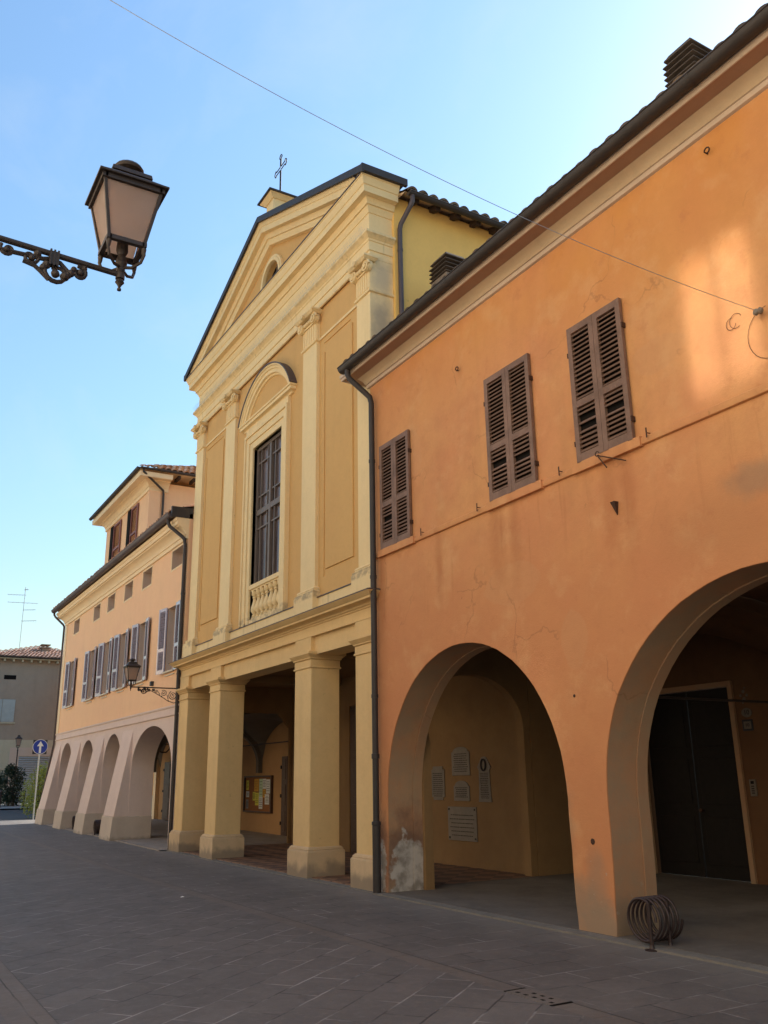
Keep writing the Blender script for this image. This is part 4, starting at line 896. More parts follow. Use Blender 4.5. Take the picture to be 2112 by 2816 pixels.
# ------------------------------------------------------------------ the grey house across the side street
GX = -68.0
grey = thing('grey_house', 'plain grey rendered house with a low tiled roof and a roller shutter, far left', 'house', (GX, 11.8, .4))
MB().box(GX-10, GX, 7.5, 16.0, 4.7, 10.35).build('wall', M['grey_wall'], grey)
MB().box(GX-10, GX+.02, 7.48, 16.02, .3, 4.7).build('ground_floor_wall', M['grey_low'], grey)
m = MB(); m.box(GX, GX+.5, 7.0, 16.5, 10.28, 10.34)
for k in range(15): m.box(GX, GX+.38, 7.5+k*.6, 7.62+k*.6, 10.10, 10.28)
m.build('eaves', M['grey_low'], grey)
m = MB(); gutter(m, (GX+.55, 6.9, 10.42), (GX+.55, 16.6, 10.42), .08); m.build('gutter', M['metal'], grey, smooth=60)
pk = R(17); m = MB(); hw = 4.85; rz = 10.42+hw*math.tan(pk)
m.add([(GX+.55, 6.9, 10.40), (GX+.55, 16.6, 10.40), (GX-hw+.55, 11.75, rz-.05), (GX-10, 6.9, 10.40), (GX-10, 16.6, 10.40), (GX-10, 11.75, rz-.05)], [(0, 1, 2), (0, 2, 5, 3), (1, 4, 5, 2), (3, 5, 4)]); m.build('roof_deck', M['tile_pink'], grey, smooth=0)
m = MB()
n = 12                                                     # the front hip: courses that shorten towards the ridge
for k in range(n):
    f0 = k/n; y0 = 6.9+hw*f0; y1 = 16.6-hw*f0
    tile_roof(m, (GX+.57-hw*f0, y0, 10.43+hw*math.tan(pk)*f0), (0, 1, 0), (-math.cos(pk), 0, math.sin(pk)), max(.5, y1-y0), hw/n/math.cos(pk), .25, .42, .07, .04)
rf = m.build('roof', M['tile_pink'], grey, smooth=50)
m = MB(); m.box(-70.3, -69.8, 11.52, 12.05, 10.6, 11.45); m.box(-70.4, -69.7, 11.42, 12.15, 11.45, 11.52); m.box(-70.25, -69.85, 11.58, 11.70, 11.52, 11.68); m.box(-70.25, -69.85, 11.87, 11.99, 11.52, 11.68); m.box(-70.4, -69.7, 11.45, 12.12, 11.68, 11.74); m.build('chimney', M['chim'], rf)
MB().box(GX-.02, GX+.012, 8.87, 9.67, 8.86, 9.16).build('vent', M['dark'], grey)
m = MB(); m.box(GX, GX+.05, 8.10, 8.93, 5.92, 7.46); m.box(GX, GX+.05, 8.96, 9.79, 5.92, 7.46); w_ = m.build('window_shutter', M['shutter_grey'], grey, .008); MB().box(GX, GX+.09, 8.0, 9.9, 5.80, 5.90).build('sill', M['grey_low'], w_)
m = MB(); m.plate([(9.75, .3), (10.38, .3), (10.38, 3.60), (13.6, 3.60), (13.6, .3), (14.2, .3), (14.2, 4.18), (9.75, 4.18)], [], GX+.02, GX+.07, 'yz'); m.build('door_surround', M['reveal'], grey)
m = MB()
for k in range(22): m.lathe((GX+.035, 0, 0), [], 3) if False else m.tube([(GX+.03, 10.38, .45+k*.145), (GX+.03, 13.6, .45+k*.145)], .065, 8)
m.build('roller_shutter', M['steel'], grey)
lit = thing('town_house', 'bright orange house with a grey dado, glimpsed through the far end of the arcade', 'house', (-57, 14, .2))
MB().box(-66.5, -47.6, 14.0, 24, 1.05, 10.2).build('wall', M['lit'], lit)
MB().box(-66.52, -47.58, 13.98, 24.02, -.1, 1.05).build('dado', M['grey_low'], lit)
m = MB(); m.add([(-67, 13.5, 10.2), (-47.1, 13.5, 10.2), (-47.1, 24.5, 10.2), (-67, 24.5, 10.2), (-62, 19, 12.0), (-52.6, 19, 12.0)], [(0, 1, 5, 4), (1, 2, 5), (2, 3, 4, 5), (3, 0, 4), (0, 3, 2, 1)]); m.build('roof', M['tile'], lit, smooth=0)

# ------------------------------------------------------------------ the houses across the street, behind the photographer
FY = -2.8
fac = thing('facing_house', 'tall pale house with many windows across the street', 'house', (-3, FY, 0))
wl = [(x, z) for x in (-11.6, -8.1, -4.6, -1.1) for z in (4.9, 8.9, 13.0)]
m = MB(); m.plate(rect(-13.5, 9, -.1, 15.6), [rect(x-.54, x+.54, z, z+1.9) for x, z in wl], FY-.35, FY); m.build('wall', M['facing'], fac)
MB().box(-13.5, 9, FY-9, FY-.36, 0, 15.5).build('house_body', M['facing'], fac)
for x, z in wl:
    m = MB(); m.box(x-.54, x-.46, FY-.2, FY-.1, z, z+1.9); m.box(x+.46, x+.54, FY-.2, FY-.1, z, z+1.9); m.box(x-.46, x+.46, FY-.2, FY-.1, z, z+.08); m.box(x-.46, x+.46, FY-.2, FY-.1, z+1.82, z+1.9); m.box(x-.03, x+.03, FY-.19, FY-.11, z+.08, z+1.82)
    w_ = m.build('window', M['reveal'], fac); MB().box(x-.46, x+.46, FY-.16, FY-.152, z+.08, z+1.82).build('pane', M['pane' if (x == -8.1 and z > 12) else 'glass'], w_)
m = MB(); m.box(-13.9, 9.4, FY-9.4, FY+.35, 15.6, 15.85); m.add([(-13.9, FY+.35, 15.85), (9.4, FY+.35, 15.85), (9.4, FY-9.4, 15.85), (-13.9, FY-9.4, 15.85), (-9, FY-4.5, 17.4), (4.5, FY-4.5, 17.4)], [(0, 1, 5, 4), (1, 2, 5), (2, 3, 4, 5), (3, 0, 4)]); m.build('roof', M['tile'], fac, smooth=0)
fa2 = thing('facing_house', 'low cream house across the street beside the tall pale one', 'house', (-29, FY, 0))
m = MB(); m.box(-44, -13.55, FY-8, FY-.02, -.2, 8.6); m.build('wall', M['facing2'], fa2)
m = MB(); m.add([(-44.4, FY+.3, 8.6), (-13.55, FY+.3, 8.6), (-13.55, FY-8.4, 8.6), (-44.4, FY-8.4, 8.6), (-40, FY-4, 10.1), (-14, FY-4, 10.1)], [(0, 1, 5, 4), (1, 2, 5), (2, 3, 4, 5), (3, 0, 4), (0, 3, 2, 1)]); m.build('roof', M['tile'], fa2, smooth=0)
for k in range(8):
    x = -42+k*3.6; m = MB(); m.box(x-.5, x+.5, FY-.03, FY+.03, 4.8, 6.6); m.build('window_shutter', M['shutter_rose'], fa2)
# ------------------------------------------------------------------ lamps
def spiral(m, cu, cw, r, turns, a0, s, r0, P):
    n = int(turns*14); pts = []
    for k in range(n+1):
        a = a0 + s*2*math.pi*turns*k/n; q = r*(1-.82*k/n)
        pts.append(P(cu+q*math.cos(a), cw+q*math.sin(a)))
    m.tube(pts, [r0*(1-.35*k/n) for k in range(n+1)], 6); m.ball(pts[-1], r0*1.7, 8)
def lantern(par, c, z0, h):
    """square tapered street lantern: z0 = bottom of the glass, h = glass height"""
    x, y = c; b, t = .098, .162; f = MB()
    for sx in (-1, 1):
        for sy in (-1, 1):
            f.tube([(x+sx*b, y+sy*b, z0), (x+sx*t, y+sy*t, z0+h)], .0125, 4)
    for q, z, w in ((b, z0, .014), (t, z0+h-.005, .016)):
        for s in (-1, 1):
            f.box(x-q-w, x+q+w, y+s*q-w, y+s*q+w, z-w, z+w); f.box(x+s*q-w, x+s*q+w, y-q, y+q, z-w*.98, z+w*.98)
    fr = f.build('lantern_frame', M['iron'], par, .002)
    for sx, sy in ((1, 0), (-1, 0), (0, 1), (0, -1)):
        g = MB(); k = .003; vs = []
        for zz, q in ((z0+.012, b), (z0+h-.012, t)):
            for s in (-1, 1):
                vs.append((x+sx*(q-.002)+(s*(q-.012) if sx == 0 else 0), y+sy*(q-.002)+(s*(q-.012) if sy == 0 else 0), zz))
        inner = [(v[0]-sx*k, v[1]-sy*k, v[2]) for v in vs]
        g.add(vs+inner, [(0, 1, 3, 2), (4, 6, 7, 5), (0, 4, 5, 1), (1, 5, 7, 3), (3, 7, 6, 2), (2, 6, 4, 0)]); g.build('lantern_glass', M['frost'], fr)
    r_ = MB(); zt = z0+h
    r_.frustum((x, y), zt+.008, zt+.022, .197, .197, .197, .197); r_.frustum((x, y), zt+.022, zt+.095, .193, .193, .105, .105)
    r_.frustum((x, y), zt+.095, zt+.125, .118, .118, .112, .112); r_.frustum((x, y), zt+.125, zt+.15, .10, .10, .075, .075)
    r_.build('lantern_roof', M['iron'], fr, .003)
    d = MB(); d.lathe((x, y, 0), [(.05, zt+.15), (.052, zt+.168), (.082, zt+.18), (.088, zt+.194), (.078, zt+.21), (.05, zt+.228), (.012, zt+.236)], 18); d.build('chimney_cap', M['iron'], fr, smooth=40)
    bz = z0-.012
    k = MB()
    for sx in (-1, 1):
        for sy in (-1, 1):
            k.tube([(x+sx*b, y+sy*b, bz), (x+sx*b*1.03, y+sy*b*1.03, bz-.05), (x+sx*b*.9, y+sy*b*.9, bz-.095), (x+sx*b*.5, y+sy*b*.5, bz-.12), (x, y, bz-.105)], .0095, 6)
            k.lathe((x+sx*b, y+sy*b, bz-.012), [(.016, .0), (.012, -.03), (.003, -.06)], 6)
    k.lathe((x, y, 0), [(.018, bz-.16), (.03, bz-.14), (.022, bz-.11), (.034, bz-.08), (.026, bz-.05), (.02, bz-.03), (.034, bz), (.03, bz+.09)], 12); k.build('lantern_cradle', M['iron'], fr)
    bulb = MB(); bulb.lathe((x, y, 0), [(.02, z0+.08), (.045, z0+.13), (.06, z0+.19), (.045, z0+.25), (.01, z0+.28)], 12); bulb.build('bulb', M['white'], fr, smooth=60)
def wall_lamp(x, yl, yw, za, label, xw=None):
    """lantern at (x, yl) on an arm at height za that comes from the wall plane yw"""
    L = thing('wall_lamp', label, 'street lamp', (x if xw is None else xw, yw, za)); s = 1 if yw > yl else -1; ln = abs(yw-yl)
    xw = x if xw is None else xw; P = lambda u, w: (x + (xw-x)*u/ln, yl + s*u, za + w)
    m = MB(); m.tube([P(-.0, 0), P(ln, 0)], .017, 10)
    m.lathe((x, yl, za), [(.017, -.03), (.026, -.028), (.026, .03), (.02, .05)], 12); m.lathe((x, yl, za), [(.003, -.105), (.012, -.10), (.012, -.09), (.006, -.082), (.014, -.065), (.026, -.05), (.017, -.03)], 12)
    m.lathe((x, yl, za), [(.02, .03), (.016, .05), (.020, .07)], 12)
    arm = m.build('arm', M['iron'], L)
    q = MB(); k = ln/1.2
    q.tube([P(.50*k, -.075), P(.78*k, -.225), P(.95*k, -.335), P(1.10*k, -.385), P(1.19*k, -.36)], .010, 6)
    q.tube([P(.50*k, -.075), P(.50*k, -.065), P(.42, -.045), P(.38, -.03), P(.33, -.04), P(.29, -.075), P(.275, -.105)], .0125, 6)
    spiral(q, .225, -.068, .044, 1.2, 1.3, 1, .0125, P); spiral(q, .34, -.105, .070, 1.15, .2, -1, .014, P); spiral(q, .485, -.055, .046, 1.2, 2.4, 1, .0115, P); spiral(q, .60, -.05, .040, 1.2, .6, -1, .011, P)
    for u, w, r0 in ((.27, -.085, .022), (.30, -.115, .026), (.285, -.10, .022), (.40, -.075, .024), (.415, -.095, .020), (.20, -.03, .018), (.255, -.055, .018), (.45, -.025, .022)): q.ball(P(u, w), r0, 7)
    spiral(q, .645*k, -.085, .048, 1.6, 2.6, 1, .008, P); spiral(q, .835*k, -.135, .085, 1.8, 2.2, -1, .010, P); spiral(q, 1.07*k, -.19, .118, 2.0, 2.0, 1, .011, P)
    q.tube([P(.70*k, -.10), P(.74*k, -.19)], .008, 6); q.tube([P(.92*k, -.17), P(.96*k, -.30)], .009, 6); q.tube([P(.38, -.16), P(.43, -.12), P(.46, -.10), P(.52, -.09)], .012, 6)
    for u, w in ((.365, .015), ): q.obox(P(u, w-.045), (1, 0, 0), (0, 1, 0), (0, 0, 1), .022, .026, .040)
    for u in (.345, .365, .385): q.obox(P(u, -.03), (1, 0, 0), (0, 1, 0), (0, 0, 1), .026, .005, .048)
    for u, w in ((.78, -.225), (.96, -.335)): q.ball(P(u*k, w), .022, 8)
    q.build('scrollwork', M['iron'], arm)
    w_ = MB(); w_.obox(P(ln-.012, -.18), (1, 0, 0), (0, 1, 0), (0, 0, 1), .03, .012, .30); w_.build('wall_plate', M['iron'], L, .004)
    lantern(L, (x, yl), za+.165, .345)
    return L
near = wall_lamp(-4.54, .975, -.62, 4.47, 'black iron lantern with frosted panes on a scrolled arm reaching in from the left edge', -4.42)
wall_lamp(-23.66, 6.21, 7.49, 4.12, 'small black iron lantern on a scrolled bracket beside the church porch')
m = MB(); m.lathe((-4.42, -.68, 0), [(.16, 0), (.16, .12), (.12, .16), (.11, .9), (.085, .96), (.075, 1.1), (.055, 1.2), (.05, 4.6), (.065, 4.64), (.06, 4.72), (.02, 4.86), (.004, 4.92)], 18); m.build('post', M['iron'], near, smooth=40)
# lamp inside the arcade
al = thing('arcade_lamp', 'black curved iron lamp arm hanging inside the last arch of the arcade', 'lamp', (-29.0, 8.2, 2.75))
m = MB(); m.tube([(-29.0, 8.2, 2.80), (-29.0, 8.36, 2.80), (-29.0, 8.55, 2.72), (-29.0, 8.75, 2.62), (-29.0, 8.90, 2.63), (-29.0, 8.99, 2.72), (-29.0, 9.0, 2.86)], .022, 8); m.tube([(-29.0, 8.82, 2.88), (-29.0, 9.22, 2.87)], .016, 6); m.build('arm', M['iron'], al)
m = MB(); m.lathe((-29.0, 9.0, 0), [(.03, 2.86), (.05, 2.90), (.11, 2.96), (.13, 2.98), (.12, 3.0), (.06, 3.10), (.02, 3.14)], 14); m.build('shade', M['iron'], al, smooth=40)
# lamp post by the side street
lp = thing('lamp_post', 'slim black lamp post with a lantern in front of the grey house', 'street lamp', (-62, 9.36, gz(-62)))
m = MB(); g0 = gz(-62); m.lathe((-62, 9.36, 0), [(.11, g0), (.11, g0+.5), (.06, g0+.58), (.05, g0+1.2), (.04, g0+1.25), (.035, 3.75), (.05, 3.78), (.035, 3.82), (.03, 3.95)], 12); m.build('post', M['iron'], lp, smooth=40)
lantern(lp, (-62, 9.36), 4.09, .42)

# ------------------------------------------------------------------ street furniture
def rack(x, y0, n, label):
    r = thing('bike_rack', label, 'bike rack', (x, y0, gz(x)), 'coiled bicycle racks in front of the arches'); g = gz(x)
    m = MB(); N = n*28; rad = .205; ln = .38
    m.tube([(x+rad*math.cos(2*math.pi*k/28), y0+ln*k/N, g+.262+rad*math.sin(2*math.pi*k/28)) for k in range(N+1)], .0155, 8); m.build('coil', M['coil'], r, smooth=60)
    for yy in (y0-.03, y0+ln*.62):
        p = MB(); p.tube([(x+.15, yy, g), (x+.15, yy, g+.44)], .021, 10); p.lathe((x+.15, yy, g), [(.075, .0), (.075, .010), (.03, .018), (.022, .05)], 16); p.build('post', M['coil'], r, smooth=40)
    return r
rack(-7.22, 7.30, 6, 'brown steel coil bicycle rack standing by the pier between the orange arches')
rack(-30.75, 7.22, 12, 'dark coil bicycle rack in the arcade opening nearer the church')
rack(-34.4, 7.30, 12, 'dark coil bicycle rack in the farther arcade opening, half hidden by a pier')
rs = thing('road_sign', 'round blue sign with a white upward arrow on a galvanised pole', 'road sign', (-43.5, 7.5, gz(-43.5)))
SG = gz(-43.5); SC = (-43.40, 7.50, 3.32)
m = MB(); m.tube([(-43.5, 7.5, SG), (-43.5, 7.5, 3.60)], .03, 12); m.build('pole', M['steel'], rs, smooth=40)
def disc(m, r, x0, x1): 
    m.plate([(SC[1]+r*math.cos(2*math.pi*k/48), SC[2]+r*math.sin(2*math.pi*k/48)) for k in range(48)], [], x0, x1, 'yz'); return m
di = disc(MB(), .325, -43.42, -43.40).build('disc', M['white'], rs, smooth=0)
disc(MB(), .303, -43.399, -43.396).build('blue_face', M['blue'], di, smooth=0)
aw2 = [(-.045, -.27), (.045, -.27), (.045, .03), (.145, .02), (0, .245), (-.145, .02), (-.045, .03)]
MB().plate([(SC[1]+a, SC[2]+b) for a, b in aw2], [], -43.394, -43.391, 'yz').build('arrow', M['white'], di, smooth=0)
MB().box(-43.46, -43.44, 7.50-.31, 7.50+.30, 3.0, 3.62).build('backing_plate', M['plate_dk'], rs)
for i, (x, y) in enumerate(((-60, 9.70), (-60, 8.35))):
    b = thing('bollard', ('dark street bollard between the dark shrub and the roller shutter', 'dark street bollard at the left edge beside the dark shrub')[i], 'bollard', (x, y, gz(x)), 'bollards along the far pavement'); m = MB(); g = gz(x)
    m.lathe((x, y, 0), [(.10, g), (.10, g+.08), (.07, g+.10), (.07, g+.9), (.085, g+.92), (.085, g+.97), (.05, g+1.03), (.01, g+1.05)], 14); m.build('post', M['iron'], b, smooth=40)
dc = MB(); dc.box(-6.50, -5.93, 4.955, 5.165, -.02, .003); dco = dc.build('drain_cover', M['strip'], None, origin=(-6.2, 5.06, 0)); tag(dco, 'slotted drain cover set in the brown stone strip of the street', 'drain cover')
m = MB()
for i in range(5):
    for j in range(2):
        if (i+j) % 2 == 0 or i in (1, 2, 3): m.box(-6.43+i*.105, -6.39+i*.105, 5.0+j*.085, 5.03+j*.085, .0031, .0045)
m.box(-6.515, -6.49, 4.95, 5.17, .0, .0042); m.box(-5.94, -5.915, 4.95, 5.17, .0, .0042); m.build('slots', M['dark'], dco, smooth=0)
# ------------------------------------------------------------------ wall tablets, plates, board
def lines(m, x0, x1, z0, z1, n, y, seed, ragged=.2):
    r = random.Random(seed)
    for k in range(n):
        z = z1-(z1-z0)*(k+.5)/n; ind = r.uniform(0, ragged)*(x1-x0)*.5; x = x0+ind; e = x1-ind; h = min(.015, (z1-z0)/n*.42)
        while x < e-.01:
            w = r.uniform(.02, .07); m.box(x, min(e, x+w), y-.0025, y+.001, z-h/2, z+h/2); x += w+r.uniform(.008, .016)
    return m
TY_ = 10.75
def tablet(x0, x1, z0, z1, kind, label, seed, n):
    t = thing('stone_tablet', label, 'wall tablet', ((x0+x1)/2, TY_, z0), 'memorial tablets on the porch wall'); cx = (x0+x1)/2; w = x1-x0; h = z1-z0
    if kind == 'arched': out = [(x0, z0), (x1, z0), (x1, z1-.10)] + [(cx+w/2*.86*math.cos(a), z1-.10+.10*math.sin(a)) for a in [math.pi*k/12 for k in range(13)]] + [(x0, z1-.10)]
    elif kind == 'notched': c = .06; out = [(x0+c, z0), (x1-c, z0), (x1-c, z0+c), (x1, z0+c), (x1, z1-c), (x1-c, z1-c), (x1-c, z1), (x0+c, z1), (x0+c, z1-c), (x0, z1-c), (x0, z0+c), (x0+c, z0+c)]
    elif kind == 'crest': out = [(x0-.02, z0), (x1+.02, z0), (x1, z0+.12), (x1-.02, z1-.26), (x1+.03, z1-.2), (x1-.05, z1-.1), (cx+.08, z1-.02), (cx, z1), (cx-.08, z1-.02), (x0+.05, z1-.1), (x0-.03, z1-.2), (x0+.02, z1-.26), (x0, z0+.12)]
    else: out = rect(x0, x1, z0, z1)
    MB().plate(out, [], TY_-.018, TY_).build('slab', M['marble'], t, .004)
    top = z1-.30 if kind == 'crest' else z1-.12
    lines(MB(), x0+.05, x1-.05, z0+.06, top, n, TY_-.018, seed).build('inscription', M['ink'], t, smooth=0)
    if kind == 'crest':
        m = MB(); m.tube([(cx+.075*math.cos(a), TY_-.035, z1-.16+.105*math.sin(a)) for a in [2*math.pi*k/24 for k in range(24)]], .016, 6, True); m.build('wreath', M['ink'], t)
    if kind == 'plain':
        m = MB()
        for a in (x0+.05, x1-.05):
            for b in (z0+.05, z1-.05): m.lathe((a, TY_-.018, b), [(.02, 0), (.02, -.01), (.005, -.014)], 10, 'y')
        m.build('bolt', M['ink'], t)
tablet(-16.27, -15.79, 1.26, 1.93, 'notched', 'narrow grey memorial tablet with notched corners, leftmost on the porch wall', 1, 12)
tablet(-15.50, -14.88, 1.74, 2.30, 'arched', 'grey memorial tablet with an arched top, uppermost on the porch wall', 2, 9)
tablet(-15.46, -14.92, 1.25, 1.64, 'arched', 'small grey memorial tablet with an arched top, below the uppermost one', 3, 6)
tablet(-14.60, -14.22, 1.24, 2.09, 'crest', 'tall grey memorial tablet topped by a dark wreath, rightmost on the porch wall', 4, 15)
tablet(-15.70, -14.72, .50, 1.14, 'plain', 'large rectangular grey memorial slab, lowest on the porch wall', 5, 6)
def digits(txt, x, z, h, y, par, mat):
    cu = bpy.data.curves.new('numerals', 'FONT'); cu.body = txt; cu.size = h; cu.extrude = .002; cu.align_x = 'CENTER'; cu.align_y = 'CENTER'
    o = bpy.data.objects.new('numerals', cu); COL.objects.link(o); dg = bpy.context.evaluated_depsgraph_get(); me = bpy.data.meshes.new_from_object(o.evaluated_get(dg)); bpy.data.objects.remove(o)
    ob = bpy.data.objects.new('numerals', me); COL.objects.link(ob); me.materials.clear(); me.materials.append(mat); ob.parent = par; ob.rotation_euler = (R(90), 0, 0); ob.location = Vector((x, y, z))-ORG[par]
    return ob
BW = 12.65
h1 = thing('house_number', 'oval enamel house number plate reading 10 under a painted crest by the dark door', 'number plate', (-9.72, BW, 2.65))
MB().plate([(-9.72+.10*math.cos(2*math.pi*k/28), 2.65+.075*math.sin(2*math.pi*k/28)) for k in range(28)], [], BW-.012, BW).build('plate', M['marble'], h1); digits('10', -9.72, 2.65, .11, BW-.015, h1, M['ink'])
m = MB()
for a, b, r_ in ((0, .22, .03), (-.06, .28, .022), (.06, .28, .022), (0, .34, .028), (-.03, .16, .014), (.03, .40, .014)): m.lathe((-9.74+a, BW, 2.65+b), [(r_, 0), (r_, -.006), (r_*.4, -.01)], 10, 'y')
m.build('crest', M['marble'], h1)
h2 = thing('house_number', 'small square house number plate in a dark frame reading 10, under the oval one', 'number plate', (-9.73, BW, 2.45))
MB().box(-9.83, -9.63, BW-.012, BW, 2.36, 2.54).build('frame', M['plate_dk'], h2, .004); MB().box(-9.80, -9.66, BW-.016, BW-.011, 2.39, 2.51).build('plate', M['marble'], h2); digits('10', -9.73, 2.45, .08, BW-.018, h2, M['ink'])
ic = thing('intercom', 'narrow metal door intercom on the wall right of the dark door', 'intercom', (-9.77, BW, 1.47))
MB().box(-9.83, -9.71, BW-.03, BW, 1.34, 1.60).build('case', M['marble'], ic, .006); MB().box(-9.80, -9.74, BW-.034, BW-.029, 1.53, 1.575).build('speaker_grille', M['dark'], ic); m = MB(); [m.box(-9.795, -9.745, BW-.036, BW-.029, 1.38+k*.035, 1.40+k*.035) for k in range(4)]; m.build('button', M['ink'], ic)
nb = thing('notice_board', 'framed cork notice board with pinned paper sheets on the arcade wall', 'notice board', (-28.4, 11.9, .7))
bx0, bx1, bz0, bz1, by = -29.55, -27.22, .70, 1.86, 11.9
m = MB(); m.box(bx0, bx1, by-.09, by, bz0, bz0+.05); m.box(bx0, bx1, by-.09, by, bz1-.05, bz1); m.box(bx0, bx0+.06, by-.09, by, bz0+.05, bz1-.05); m.box(bx1-.06, bx1, by-.09, by, bz0+.05, bz1-.05); m.build('frame', M['wood2'], nb, .006)
MB().box(bx0+.06, bx1-.06, by-.03, by-.005, bz0+.05, bz1-.05).build('cork_panel', M['cork'], nb)
for i, (u, v, w, h, c) in enumerate(((.03, .62, .10, .30, 'paper_yellow'), (.03, .40, .12, .18, 'paper_white'), (.03, .05, .10, .28, 'paper_grey'), (.20, .60, .13, .36, 'cork'), (.35, .58, .17, .38, 'paper_orange'), (.30, .30, .11, .26, 'paper_yellow'), (.40, .16, .14, .38, 'paper_yellow'), (.55, .40, .13, .56, 'paper_green'), (.55, .06, .14, .36, 'paper_white'), (.69, .66, .12, .30, 'paper_white'), (.82, .52, .14, .42, 'paper_white'), (.70, .40, .10, .24, 'paper_orange'), (.78, .20, .16, .30, 'paper_white'))):
    X0 = bx0+.07+(bx1-bx0-.14)*u; W = (bx1-bx0-.14)*w; Z0 = bz0+.06+(bz1-bz0-.12)*v; H = (bz1-bz0-.12)*h
    ps = MB().box(X0, X0+W, by-.036-.0015*i, by-.034-.0015*i, Z0, Z0+H).build('paper_sheet', M[c], nb, smooth=0)
    if c != 'cork': lines(MB(), X0+.02, X0+W-.02, Z0+.05, Z0+H-.04, 5, by-.036-.0015*i, 40+i, .4).build('print', M['ink'], ps, smooth=0)
# ------------------------------------------------------------------ overhead wire
INS = Vector((-4.93, 7.37, 6.21))
wr = thing('overhead_wire', 'thin cable slung across the street to an insulator on the orange wall', 'cable', INS)
CAM = Vector((0, 0, 1.7))
# ------------------------------------------------------------------ light settings
EL = R(35); SUN = 4.7; SKY = .10; EXPO = 1.2; AIR = 2.0; DUST = .8; OZ_ = 7.0; WSAG = .362; AZX = -.25; AZY = .968
import json
END = Vector((-6.5, -.62, 8.81)); m = MB(); pts = []
for k in range(41):
    f = 1.273*k/40; p = INS.lerp(END, f); p.z -= 4*WSAG*f*(1-f); pts.append(p)
m.tube(pts, .0032, 5); m.build('cable', M['steel'], wr, smooth=60)
m = MB(); m.tube([(INS.x, 7.45, INS.z), (INS.x, 7.37, INS.z)], .02, 8); m.lathe((INS.x+.02, 7.38, INS.z-.02), [(.02, -.05), (.035, -.03), (.022, 0), (.035, .03), (.02, .05)], 10, 'x'); m.build('insulator', M['marble'], wr)
for cx, cz, r, a0 in ((-5.22, 6.25, .075, .4), (-5.28, 6.24, .06, 1.2), (-4.85, 5.96, .26, 1.6)):
    m = MB(); m.tube([(cx+r*math.cos(a0+k*.23), F0-.012, cz+r*1.1*math.sin(a0+k*.23)) for k in range(22)], .003, 4); m.build('loose_end', M['rust'], wr)
ps = MB(); ps.add([(-14.27, 4.72, .004), (-14.20, 4.71, .006), (-14.19, 4.765, .012), (-14.25, 4.77, .005), (-14.23, 4.74, .022)], [(0, 1, 4), (1, 2, 4), (2, 3, 4), (3, 0, 4)]); pso = ps.build('paper_scrap', M['paper_white'], None, smooth=0, origin=(-14.23, 4.74, 0)); tag(pso, 'tiny white scrap of paper lying in the middle of the street', 'litter')
# ------------------------------------------------------------------ plants and the roof aerial
def leaves(m, blobs, n, size, seed):
    r = random.Random(seed)
    for c, rad in blobs:
        for _ in range(n):
            d = Vector((r.gauss(0, 1), r.gauss(0, 1), r.gauss(0, 1))).normalized()*(r.random()**.45)
            p = Vector(c)+Vector((d.x*rad[0], d.y*rad[1], d.z*rad[2])); s = size*r.uniform(.6, 1.4)
            u = Vector((r.gauss(0, 1), r.gauss(0, 1), r.gauss(0, .7)+.5)).normalized(); v = u.cross(Vector((r.gauss(0, 1), r.gauss(0, 1), r.gauss(0, 1)))).normalized()
            m.add([p-u*s, p+v*s*.32, p+u*s, p-v*s*.32], [(0, 1, 2, 3)])
    return m
def shrub(name, x, y, h, w, blobs, n, size, mat, label, seed, cat='shrub'):
    g = gz(x); t = thing(name, label, cat, (x, y, g)); r = random.Random(seed)
    b = [((x+dx*w, y+dy*w, g+dz*h), (rw*w, rw*w, rh*h)) for dx, dy, dz, rw, rh in blobs]
    leaves(MB(), b, n, size, seed).build('foliage', mat, t, smooth=0)
    m = MB()
    for k in range(9):
        a = r.uniform(0, 6.28); q = r.uniform(.2, .8)*w
        m.tube([(x+.05*math.cos(a), y+.05*math.sin(a), g), (x+q*.4*math.cos(a), y+q*.4*math.sin(a), g+h*.4), (x+q*math.cos(a), y+q*math.sin(a), g+h*r.uniform(.7, .95))], [.03, .02, .008], 5)
    m.build('stem', M['bark'], t); return t
shrub('shrub', -62.2, 9.15, 2.55, .95, [(0, 0, .5, .85, .42), (-.3, -.55, .62, .5, .3), (.1, .45, .66, .55, .3), (0, 0, .86, .42, .18), (.1, -.3, .25, .7, .25), (0, .35, .25, .65, .25)], 620, .085, M['leaf_dark'], 'dark leafy oleander shrub in front of the roller shutter', 11)
shrub('shrub', -45.4, 7.98, 2.5, .80, [(0, 0, .5, .85, .42), (.2, .2, .78, .6, .24), (-.2, -.35, .42, .7, .35), (0, 0, .2, .95, .22), (.1, .45, .6, .6, .34)], 700, .060, M['leaf_light'], 'sunlit yellow-green laurel shrub behind the road sign', 12)
ct = thing('conifer_tree', 'dark conifer with drooping boughs rising behind the grey house', 'tree', (-92, 9.0, 0)); r = random.Random(5); m = MB()
m.tube([(-92, 9.0, 0), (-92, 9.0, 8), (-92, 9, 16)], [.35, .25, .05], 8); m.build('trunk', M['bark'], ct); m = MB(); lf = MB()
